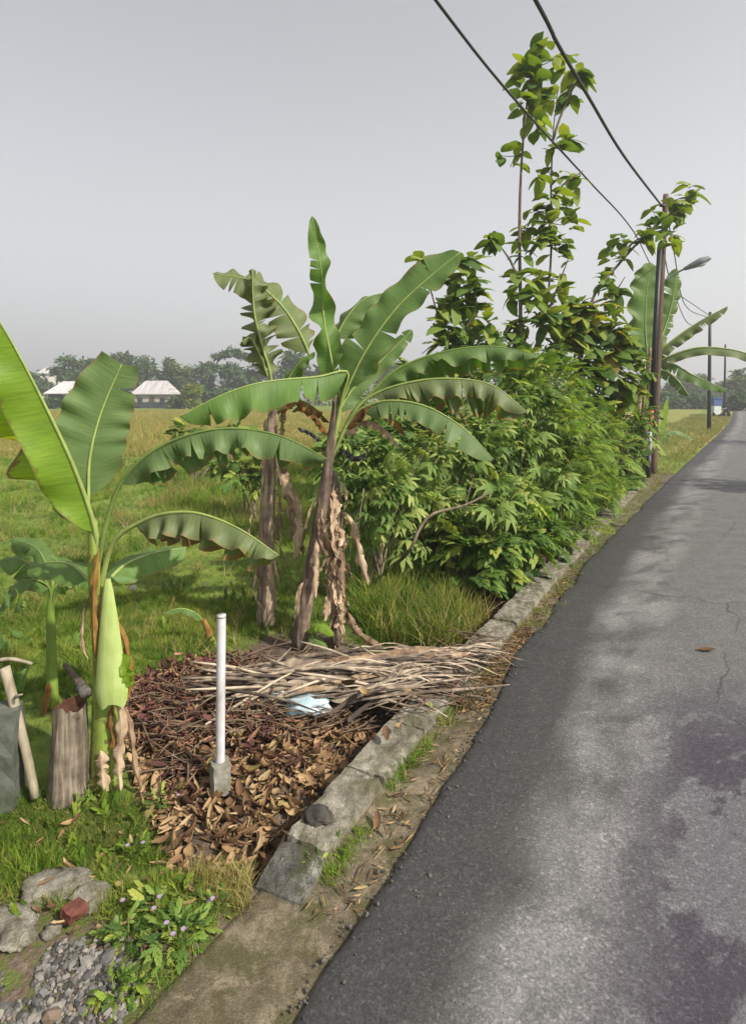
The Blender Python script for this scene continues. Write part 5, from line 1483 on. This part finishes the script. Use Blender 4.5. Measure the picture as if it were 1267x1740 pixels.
def grow_all():
    rr = np.random.default_rng(700)
    # the field: denser close by
    n = 26000
    y = 5.0 * (26 / 5.0) ** (rr.random(n) ** .8)
    x = (rr.random(n) * 1.35 - .78) * y
    d = XW(y) - x
    k = (d > .5) & ~inpoly(x, y, LITTER_W) & ~((y < 6.3) & (x > -1.4))
    x, y = x[k], y[k]
    patch = vnoise(x * .7, y * .7) + vnoise(x * 2.3, y * 2.3) * .6
    h = np.clip(.11 + patch * .16 + rr.random(len(x)) * .08, .05, .4) * (.8 + y * .02)
    grow('field_grass', 'uneven green field grass behind the banana plants', x, y, gz(x, y) - .01, TUFT, 'grass', h, 1)
    # grass between stump and field, closer
    x, y = sample_poly([(-150, 1010), (300, 1000), (440, 1060), (430, 1100), (300, 1120), (230, 1160), (60, 1260), (-150, 1300)], 5200, -.08, 8)
    h = np.clip(.07 + (vnoise(x * 1.5, y * 1.5)) * .12 + rr.random(len(x)) * .06, .04, .25)
    grow('short_grass', 'short green grass behind the stump and young banana', x, y, gz(x, y) - .01, TUFT, 'grass', h, 2)
    # lawn in front of the stump
    x, y = sample_poly(LAWN, 5200, -.03, 9)
    h = rr.uniform(.025, .07, len(x)) + np.clip(vnoise(x * 3, y * 3), 0, 1) * .06
    grow('lawn_grass', 'short bright grass in front of the stump', x, y, gz(x, y) - .005, LAWNT, 'grass', h, 3, .4)
    x, y = sample_poly([(-100, 1480), (330, 1480), (420, 1500), (300, 1650), (230, 1740), (150, 1740), (260, 1600), (100, 1540), (-150, 1580)], 1300, 0, 10)
    k = vnoise(x * 5, y * 5) > -.08
    x, y = x[k], y[k]
    grow('weed_grass', 'patchy weeds among the stones and along the concrete edge', x, y, gz(x, y) - .005, LAWNT, 'grass', rr.uniform(.03, .09, len(x)), 4, .4)
    x, y = sample_poly([(330, 1440), (440, 1470), (420, 1545), (330, 1540)], 110, 0, 11)
    grow('dry_grass', 'straw coloured grass at the broken end of the wall', x, y, gz(x, y), TALL, 'grass_dry', rr.uniform(.08, .2, len(x)), 5, .6)
    n = 2000
    y = 5.5 * (24 / 5.5) ** (rr.random(n) ** .85)
    x = (rr.random(n) * 1.3 - .78) * y
    k = (XW(y) - x > 1.2) & ~inpoly(x, y, LITTER_W) & ~((y < 6.3) & (x > -1.4)) & (vnoise(x * .6 + 11, y * .6) + .5 * vnoise(x * 2, y * 2) > .02)
    x, y = x[k], y[k]
    grow('dry_grass', 'paler straw tinted grass mixed through the field', x, y, gz(x, y), TUFT, 'grass_dry', rr.uniform(.10, .26, len(x)) * (.8 + y * .02), 24, .5)
    x, y = sample_poly([(-100, 1350), (235, 1350), (290, 1430), (310, 1500), (200, 1560), (-60, 1620)], 330, -.03, 29)
    k = vnoise(x * 4, y * 4) > -.1
    x, y = x[k], y[k]
    grow('lawn_weeds', 'small broad leaved weeds standing in the ragged lawn', x, y, gz(x, y), [(v * .8, f) for v, f in SPRAY], 'grass', rr.uniform(.05, .12, len(x)), 31, .7)
    x, y = sample_poly(LAWN, 520, -.03, 30)
    k = vnoise(x * 5, y * 5) > 0
    x, y = x[k], y[k]
    grow('lawn_grass', 'taller ragged blades standing in the lawn', x, y, gz(x, y), TALL, 'grass', rr.uniform(.10, .2, len(x)), 32, .35)
    # straw in the lawn, brown patches in the field
    x, y = sample_poly(LAWN, 420, -.03, 19)
    grow('dry_grass', 'straw blades lying in the short lawn', x, y, gz(x, y), LAWNT, 'grass_dry', rr.uniform(.03, .08, len(x)), 21, .8)
    x, y = sample_poly([(150, 850), (340, 820), (520, 850), (420, 900), (230, 905)], 900, -.1, 20)
    k = vnoise(x * 1.2, y * 1.2) > -.05
    x, y = x[k], y[k]
    grow('dry_grass', 'brownish dry grass patches across the field', x, y, gz(x, y), TALL, 'grass_dry', rr.uniform(.2, .45, len(x)), 22, .3)
    x, y = sample_poly([(-60, 1000), (440, 980), (420, 1090), (200, 1150), (-80, 1250)], 420, -.08, 21)
    k = vnoise(x * 2.2, y * 2.2) > .08
    x, y = x[k], y[k]
    grow('field_weeds', 'broad leaved weeds among the grass behind the post', x, y, gz(x, y), [(v * .8, f) for v, f in SPRAY], 'bush', rr.uniform(.10, .22, len(x)), 23, .9)
    # weeds along the wall foot and in joints
    ys = np.r_[rr.uniform(3.0, 3.4, 60), rr.uniform(3.7, 4.3, 70), rr.uniform(4.3, 5.3, 60), rr.uniform(6.3, 16, 500)]
    x = XW(ys) + .34 + np.abs(rr.normal(size=len(ys))) * np.where(ys > 6.2, .2, .05)
    grow('wall_weeds', 'small weeds growing along the foot of the low wall', x, ys, np.full(len(x), 0.0), LAWNT, 'grass', rr.uniform(.03, .1, len(x)), 6, .4)
    # verge beyond the pole
    n = 6000
    y = rr.uniform(15.5, 75, n) ; y = 15.5 + (y - 15.5) ** 1.0
    x = XR(y) - .15 - rr.random(n) ** 1.3 * 5.0
    grow('verge_grass', 'yellowish grass verge between the pole and the asphalt', x, y, gz(x, y), TUFT, 'grass_dry', rr.uniform(.08, .22, n) * (1 + y * .012), 7)
    # tall clump by the dead trunk
    x, y = sample_poly([(600, 1050), (640, 1000), (760, 1000), (800, 1040), (760, 1095), (640, 1090)], 480, -.1, 12)
    grow('tall_grass', 'tall clump of bright grass between dead trunk and wall', x, y, gz(x, y), TALL, 'grass', rr.uniform(.3, .62, len(x)), 8, .2)
    x, y = sample_poly([(700, 1040), (800, 1020), (830, 1050), (770, 1100), (690, 1095)], 90, -.1, 13)
    grow('tall_dry_grass', 'dry yellow blades mixed in the tall grass clump', x, y, gz(x, y), TALL, 'grass_dry', rr.uniform(.3, .55, len(x)), 9, .3)
    x, y = sample_poly([(-50, 900), (500, 900), (600, 860), (620, 800), (330, 790), (-50, 850)], 2000, -.1, 14)
    k = vnoise(x * .8, y * .8) > .05
    x, y = x[k], y[k]
    grow('reed_grass', 'clumps of taller rough grass across the field', x, y, gz(x, y), TALL, 'grass', rr.uniform(.25, .5, len(x)), 10, .25)
    x, y = sample_poly([(250, 800), (560, 810), (600, 760), (300, 740)], 1600, -.1, 15)
    grow('reed_grass', 'taller yellowish grass at the edge of the rice field', x, y, gz(x, y), TALL, 'grass_dry', rr.uniform(.4, .8, len(x)), 11, .2)
    # ripe rice
    n = 22000
    y = rr.uniform(24, 92, n) ** 1.0
    x = (rr.random(n) * 1.0 - .78) * y
    k = (XW(y) - x > 9) & (vnoise(x * .03, y * .25) > -.3)
    x, y = x[k], y[k]
    grow('rice', 'ripe yellow rice standing in the far field', x, y, gz(x, y), TUFT, 'rice', rr.uniform(.3, .55, len(x)) * (1 + y * .004), 12, .15)
grow_all()

def weed(px, py, s, label, seed, mat='bush', n=40, flower=0, z=-.02):
    rr = np.random.default_rng(seed)
    p = P(px, py, z); p[2] = float(gz(p[0], p[1])) if p[0] < XW(p[1]) else 0
    r = thing('weed', label, 'weed', p)
    v = unit(rr.normal(size=(n, 3))); v[:, 2] = np.abs(v[:, 2])
    pos = p + v * s * rr.random((n, 1)) ** .5 * np.array([1, .8, .8])
    V, Fc, rn = scatter(SPRAY, pos, np.arctan2(v[:, 1], v[:, 0]) + rr.normal(size=n) * .5, v[:, 2] * .8 + rr.normal(size=n) * .3, rr.normal(size=n) * .4, s * rr.uniform(.35, .7, n))
    o = part('foliage', V, Fc, M[mat], r, rnd=rn); o['kind'] = 'stuff'
    for k in range(3):
        e = p + np.array([rr.normal() * s * .5, rr.normal() * s * .4, s * .8])
        V, Fc, _ = tube([p, (p + e) / 2 + rr.normal(size=3) * .01, e], [.004, .003, .002], 5, n=5)
        part('stem', V, Fc, M['stem_young'], r)
    for k in range(flower):
        c = p + np.array([rr.normal() * s * .7, -abs(rr.normal()) * s * .5, s * rr.uniform(.75, 1.05)])
        A = Acc()
        for q in range(7):
            A.add(*strip_leaflet(.014, .008, q * .9, .4, c, .5))
        V, Fc, _ = A.get()
        part('flower', V, Fc, M['flower'], r)
weed(262, 1560, .12, 'low weed with purple flowers behind the yellowish plant', 801, flower=3)
weed(300, 1600, .13, 'green leafy weed with purple flowers spilling onto the concrete', 802, flower=3, n=60)
weed(365, 1545, .09, 'weed with purple flower at the concrete corner', 803, flower=2)
weed(308, 1535, .10, 'bright yellow-green spiky weed by the concrete', 804, 'teak_yellow', 36)
weed(215, 1600, .11, 'dense dark green weed beside the gravel', 805, n=50)
weed(195, 1690, .10, 'yellow-green weed at the near end of the gravel', 806, 'leucaena', 44)
weed(235, 1680, .07, 'small clump of weed at the concrete edge by the gravel', 807, 'leucaena', 30)
weed(225, 1415, .10, 'lush bright weed at the litter edge in the lawn', 808, 'leucaena', 44, 2)
weed(270, 1345, .10, 'leafy weed between banana stem and white post', 809, 'bush', 40, 1)
weed(245, 1255, .07, 'pale seedling in the reddish litter', 810, 'leucaena', 14)
weed(150, 1340, .10, 'weed around the foot of the tree stump', 811, 'bush', 40)
weed(95, 1345, .08, 'small weed between stump and bamboo stake', 812, 'bush', 30)
weed(590, 1400, .06, 'tiny weed on the concrete beside the dark lump', 813, 'leucaena', 24)
weed(555, 1450, .09, 'weed growing at the broken wall end', 814, 'leucaena', 40)
weed(540, 1480, .07, 'small weed in front of the broken wall end', 815, 'bush', 30)
weed(685, 1305, .07, 'tuft of weed in the concrete opposite the wall middle', 816, 'leucaena', 36)
weed(735, 1225, .08, 'weed beside the pink crumpled leaf', 817, 'leucaena', 36)

# ------------------------------------------------------------------ poles and cables
def make_poles():
    D = P(1100, 812)[1]
    base = P(1108, 806); D = base[1]
    r = thing('utility_pole', 'tall brown utility pole with street lamp arm, rising above the leaves', 'utility pole', base)
    V, Fc, U = tube([base + np.array([0, 0, -.2]), Q(1113, 700, D), Q(1122, 500, D), Q(1131, 330, D)], [.12, .11, .095, .08], 12, n=14)
    part('pole', V, Fc, M['pole_brown'], r)
    V, Fc, U = tube([Q(1124, 478, D), Q(1140, 470, D - .1), Q(1152, 462, D - .2), Q(1170, 453, D - .35)], [.035, .03, .03, .03], 8, n=12)
    part('lamp_arm', V, Fc, M['lamp_grey'], r)
    a, b = Q(1162, 457, D - .3), Q(1207, 437, D - .6)
    V, Fc, U = tube([a, a * .7 + b * .3, a * .35 + b * .65, b], [.05, .10, .13, .06], 12, n=14)
    c = (a + b) / 2
    o = part('lamp_head', V, Fc, M['lamp_grey'], r)
    V, Fc, U = tube([a * .6 + b * .4 + np.array([0, 0, -.05]), a * .3 + b * .7 + np.array([0, 0, -.07]), a * .1 + b * .9 + np.array([0, 0, -.04])], [.05, .10, .04], 10, n=8)
    part('lamp_cover', V, Fc, M['lamp_glass'], o)
    V, Fc = box(Q(1130, 350, D), (.5, .08, .08), .5)
    part('insulator_bracket', V, Fc, M['steel_black'], r)
    base = P(1100, 812); D2 = base[1]
    r = thing('steel_pole', 'thin black steel pole with orange and silver bands beside the brown pole', 'utility pole', base)
    q = lambda y: Q(1100 + (812 - y) * .052, y, D2)
    for nm, y0, y1, rd, mt in (('pole', 814, 772, .078, 'steel_black'), ('band', 772, 733, .08, 'steel_silver'), ('band', 733, 697, .08, 'orange_paint'), ('pole', 697, 420, .075, 'steel_black')):
        V, Fc, U = tube([q(y0), q(y1)], [rd, rd * .97], 12, n=3)
        o = part(nm, V, Fc, M[mt], r)
        if nm == 'band': o['label'] = 'silver painted band' if mt == 'steel_silver' else 'orange painted band'
    for px, yb, yt, lab in ((1204, 730, 530, 'slim dark pole on the verge beyond the brown utility pole'), (1230, 708, 585, 'thin distant pole beyond the blue-topped cart')):
        b = P(px, yb); Dp = b[1]
        r2 = thing('utility_pole', lab, 'utility pole', b)
        V, Fc, U = tube([b, Q(px + 2, yt, Dp)], [.14, .10], 10, n=4)
        part('pole', V, Fc, M['steel_black'], r2)
        V, Fc = box(Q(px + 2, yt + 10, Dp), (1.0, .1, .1), .5)
        part('crossarm', V, Fc, M['steel_black'], r2)
    # cables
    def cable(pts, lab, rad=.026, n=80):
        S = spline(pts, n)
        V, Fc, U = tube(S, np.full(n, rad), 6)
        solo('power_cable', V, Fc, M['cable'], lab, 'cable', base=S[0])
        return S
    cable([Q(1122, 347, D), Q(1060, 265, 13.2), Q(1000, 165, 10.2), Q(945, 70, 8.4), Q(910, 0, 7.4), np.array([-1.6, 1.5, 7.2]), np.array([-7.5, -8, 7.6])], 'thick twisted power cable running to the top of the brown utility pole', .03)
    L = lambda Y, z: np.array([-4.2 + .62 * Y, Y, z])
    cable([L(-8, 8.6), L(2, 8.2), L(8.2, 8.0), L(11.4, 8.1), L(16.6, 8.55), L(23.5, 9.1), L(33, 8.9), Q(1206, 537, 43.1)], 'power cable passing behind the teak top towards the farther pole', .024)
    cable([Q(1131, 350, D), Q(1145, 430, 24), Q(1165, 520, 32), Q(1205, 540, 43)], 'thin cable from the brown pole top down to the second pole', .022)
    cable([Q(1126, 420, D2), Q(1140, 480, 24), Q(1170, 550, 33), Q(1205, 545, 43)], 'lower thin cable between the steel pole and the second pole', .02)
make_poles()

# ------------------------------------------------------------------ far things
def house(px0, px1, D, eave, ridge, label, wall='wall_cream', roof='roof_zinc', gable=True):
    a, b = (px0 - CX) * D / F, (px1 - CX) * D / F
    cx, wd = (a + b) / 2, b - a
    dp = wd * .8
    base = np.array([cx, D, -.2])
    r = thing('house', label, 'house', base)
    he, hr = Q(0, eave, D)[2], Q(0, ridge, D)[2]
    V, Fc = box((cx, D + dp / 2, (he - .2) / 2), (wd * .88, dp * .9, he + .2))
    wl = part('wall', V, Fc, M[wall], r, smooth_=False)
    y0, y1, ym = D - .3, D + dp + .3, D + dp / 2
    in_ = wd * .22
    V = []
    for dz in (0, -.15):
        V += [(a, y0, he + dz), (b, y0, he + dz), (b, y1, he + dz), (a, y1, he + dz), (a + in_, ym, hr + dz), (b - in_, ym, hr + dz)]
    Fc = [(0, 1, 5, 4), (1, 2, 5), (2, 3, 4, 5), (3, 0, 4), (7, 6, 10, 11), (8, 7, 11), (9, 8, 11, 10), (6, 9, 10), (0, 6, 7, 1), (1, 7, 8, 2), (2, 8, 9, 3), (3, 9, 6, 0)]
    part('roof', V, Fc, M[roof], r, smooth_=False)
    for k, fx in enumerate((-.28, .02, .28)):
        V, Fc = box((cx + fx * wd, D + dp * .05 - .06, he * .5 + (0 if k != 1 else -.25)), (wd * .12, .12, he * (.42 if k != 1 else .75)))
        part('window' if k != 1 else 'door', V, Fc, M['window_dark'] if k != 1 else M['dark_wood'], r, smooth_=False)
house(75, 150, 118, 668, 647, 'pale roofed farmhouse half hidden by the upright banana leaf', 'dark_wood')
house(222, 290, 124, 669, 646, 'white roofed house between upright and drooping banana leaves', 'wall_cream')
house(64, 92, 190, 634, 624, 'small white roof among the far trees above the first farmhouse', 'wall_white')
b0 = np.array([(262 - CX) * .118, 117.0, -.2])
r = thing('field_fence', 'low dark fence in front of the white roofed house', 'fence', b0)
for k in range(7):
    V, Fc = box(b0 + np.array([(k - 3) * 1.5, 0, .75]), (1.46, .12, 1.3))
    part('fence_panel', V, Fc, M['fence_dark'], r, smooth_=False)
for k in range(8):
    V, Fc = box(b0 + np.array([(k - 3.5) * 1.5, -.1, .8]), (.12, .12, 1.6))
    part('fence_post', V, Fc, M['fence_dark'], r, smooth_=False)

def far_tree(px, top, D, wpx, label, seed, mat='tree_far', shape='round', group='distant trees along the field'):
    rr = np.random.default_rng(seed)
    x = (px - CX) * D / F
    base = np.array([x, D, -.3])
    H = Q(0, top, D)[2] + .3
    W = wpx * D / F / 2
    r = thing('tree', label, 'tree', base, group)
    V, Fc, U = tube([base, base + np.array([0, 0, H * .7])], [.22, .1], 6, n=4)
    part('trunk', V, Fc, M['bark'], r)
    nl = 7 if shape == 'round' else 5
    pos = []
    for k in range(nl):
        if shape == 'round':
            c = np.array([rr.normal() * W * .42, rr.normal() * W * .3, H * rr.uniform(.35, .82)]); s = W * rr.uniform(.4, .62)
        elif shape == 'tall':
            c = np.array([rr.normal() * W * .2, rr.normal() * W * .2, H * (.25 + .68 * k / nl)]); s = W * (1.0 - .55 * k / nl)
        else:
            c = np.array([(k - 2) * W * .42, rr.normal() * W * .2, H * (.86 - .03 * abs(k - 2))]); s = W * .36
        n = 150
        v = unit(rr.normal(size=(n, 3))); q = rr.random((n, 1)) ** .4
        z = np.array([1, 1, .75 if shape != 'flat' else .4])
        pp = c + v * q * s * z
        pp[:, 2] = np.clip(pp[:, 2], .3, H)
        pos.append(pp)
    if shape == 'round':
        n = 160; pp = np.stack([rr.normal(size=n) * W * .5, rr.normal(size=n) * W * .4, H * rr.uniform(.05, .4, n)], 1); pos.append(pp)
    pos = np.concatenate(pos) + base
    n = len(pos)
    V, Fc, rn = scatter(SPRAY[:2], pos, rr.random(n) * 6.28, rr.normal(size=n) * .5, rr.normal(size=n) * .5, max(.28, .0075 * D) * rr.uniform(.6, 1.3, n), np.clip(.5 + rr.normal(size=n) * .25, 0, .99))
    o = part('crown', V, Fc, M[mat], r, rnd=rn); o['kind'] = 'stuff'

far = [(20, 612, 150, 70, 'round', 'tree_far', 'distant round tree at the end of the tree line near the lime leaf'),
       (50, 618, 150, 40, 'round', 'tree_far', 'distant dark tree just before the small white roof'),
       (105, 612, 150, 55, 'round', 'tree_far', 'distant tree above the ridge of the first farmhouse'),
       (135, 593, 150, 50, 'round', 'tree_far', 'distant taller dark tree behind the first farmhouse'),
       (165, 597, 145, 40, 'round', 'tree_far2', 'distant paler tree behind the upright banana leaf'),
       (192, 583, 160, 45, 'round', 'tree_far2', 'distant tall pale feathery tree behind the upright banana leaf'),
       (215, 582, 160, 40, 'round', 'tree_far2', 'distant pale tree above the upright leaf tip'),
       (250, 590, 150, 90, 'round', 'tree_far', 'distant wide dark tree behind the white roofed house'),
       (288, 596, 155, 26, 'tall', 'tree_far', 'distant narrow pointed tree beside the wide dark tree'),
       (320, 610, 150, 55, 'round', 'tree_far2', 'distant paler tree next to the narrow pointed tree'),
       (350, 600, 150, 50, 'round', 'tree_far', 'distant dark tree between pale tree and spreading tree'),
       (395, 583, 150, 60, 'flat', 'tree_far', 'distant spreading flat-topped tree left of the brown trunk'),
       (390, 610, 145, 60, 'round', 'tree_far', 'distant rounded tree under the spreading flat-topped tree'),
       (440, 590, 150, 60, 'round', 'tree_far', 'distant dark tree behind the tattered banana leaves'),
       (490, 579, 150, 55, 'round', 'tree_far', 'distant tall dark tree beside the tattered banana leaves'),
       (535, 607, 150, 50, 'round', 'tree_far', 'distant tree behind the upright spear leaf'),
       (600, 612, 150, 70, 'round', 'tree_far', 'distant tree behind the crown of the leaning banana plant'),
       (665, 610, 150, 80, 'round', 'tree_far', 'distant tree between banana crown and rounder teak'),
       (325, 650, 110, 26, 'round', 'teak_yellow', 'small yellow tree beside the white roofed house'),
       (430, 662, 115, 60, 'round', 'tree_far', 'low dark thicket below the distant dark tree'),
       (370, 660, 120, 60, 'round', 'tree_far', 'low thicket to the side of the yellow tree'),
       (1140, 640, 150, 60, 'round', 'tree_far', 'hazy tree just beyond the utility poles'),
       (1175, 636, 170, 60, 'round', 'tree_far', 'hazy tree between the poles under the arching banana leaf'),
       (1215, 645, 190, 60, 'round', 'tree_far', 'hazy low tree beyond the blue-topped cart'),
       (1262, 618, 120, 46, 'round', 'tree_far2', 'taller green tree at the far road end past the thin pole'),
       (1300, 630, 120, 70, 'round', 'tree_far', 'dark roadside tree past the far road end'),
       (1100, 640, 140, 60, 'round', 'tree_far', 'hazy tree hidden behind the pole-side banana plant'),
       (1248, 668, 95, 30, 'round', 'tree_far', 'small shrub at the far road end'),
       (1150, 668, 110, 70, 'round', 'tree_far', 'low hazy thicket across the far verge'),
       (1195, 670, 110, 50, 'round', 'tree_far', 'low hazy thicket behind the blue-topped cart'),
       (92, 676, 112, 26, 'round', 'tree_far', 'small dark shrub in front of the first farmhouse'),
       (128, 666, 113, 34, 'round', 'tree_far', 'bushy tree hiding one end of the first farmhouse'),
       (212, 664, 116, 30, 'round', 'tree_far', 'dark tree hiding one end of the white roofed house'),
       (300, 668, 114, 30, 'round', 'tree_far2', 'pale bush at the open end of the white roofed house'),
       (-40, 605, 150, 90, 'round', 'tree_far', 'distant big tree beyond the lime banana leaf')]
for k, (px, top, D_, wpx, shp, mt, lab) in enumerate(far):
    far_tree(px, top, D_, wpx, lab, 900 + k, mt, shp)

far_tree(1830, 330, 12.5, 340, 'broad roadside tree on the other side of the road shading the asphalt', 971, 'bush', 'round', None)
far_tree(1560, 480, 27.0, 190, 'second roadside tree on the other side shading the far road', 972, 'bush', 'round', None)

def make_cart():
    b = P(1216, 709); D = b[1]
    r = thing('street_cart', 'narrow blue-topped cart with pale lower body at the far road end', 'cart', b)
    for nm, z, s, mt in (('body', .85, (.8, .7, 1.0), 'cart_white'), ('upper_body', 1.75, (.95, .85, .7), 'blue_paint'), ('canopy', 2.2, (1.1, 1.0, .14), 'blue_paint')):
        V, Fc = box(b + np.array([0, 0, z]), s)
        part(nm, V, Fc, M[mt], r, smooth_=False)
    for sx in (-.36, .36):
        c = b + np.array([sx, -.2, .28])
        V, Fc, U = tube([c - np.array([.04, 0, 0]), c + np.array([.04, 0, 0])], [.28, .28], 14, n=2)
        part('wheel', V, Fc, M['rubber'], r)
    b = P(1233, 709); D = b[1]
    r = thing('motorcycle', 'small dark motorcycle parked beside the blue-topped cart', 'motorcycle', b)
    for dy in (-.5, .5):
        c = b + np.array([0, dy, .3])
        V, Fc, U = tube([c - np.array([.05, 0, 0]), c + np.array([.05, 0, 0])], [.3, .3], 14, n=2)
        part('wheel', V, Fc, M['rubber'], r)
    V, Fc, U = tube([b + np.array([0, -.5, .6]), b + np.array([0, 0, .75]), b + np.array([0, .5, .85])], [.14, .2, .1], 8, n=8)
    part('body', V, Fc, M['steel_black'], r)
    V, Fc, U = tube([b + np.array([-.35, .45, 1.05]), b + np.array([0, .5, 1.0]), b + np.array([.35, .45, 1.05])], [.03, .03, .03], 6, n=6)
    part('handlebar', V, Fc, M['steel_silver'], r)
    V, Fc = box(b + np.array([0, -.25, .86]), (.26, .7, .12))
    part('seat', V, Fc, M['rubber'], r, smooth_=False)
make_cart()

# the air itself
props(link('haze', mesh_data('haze', hv, hf, smooth_=False), HAZE), kind='stuff')
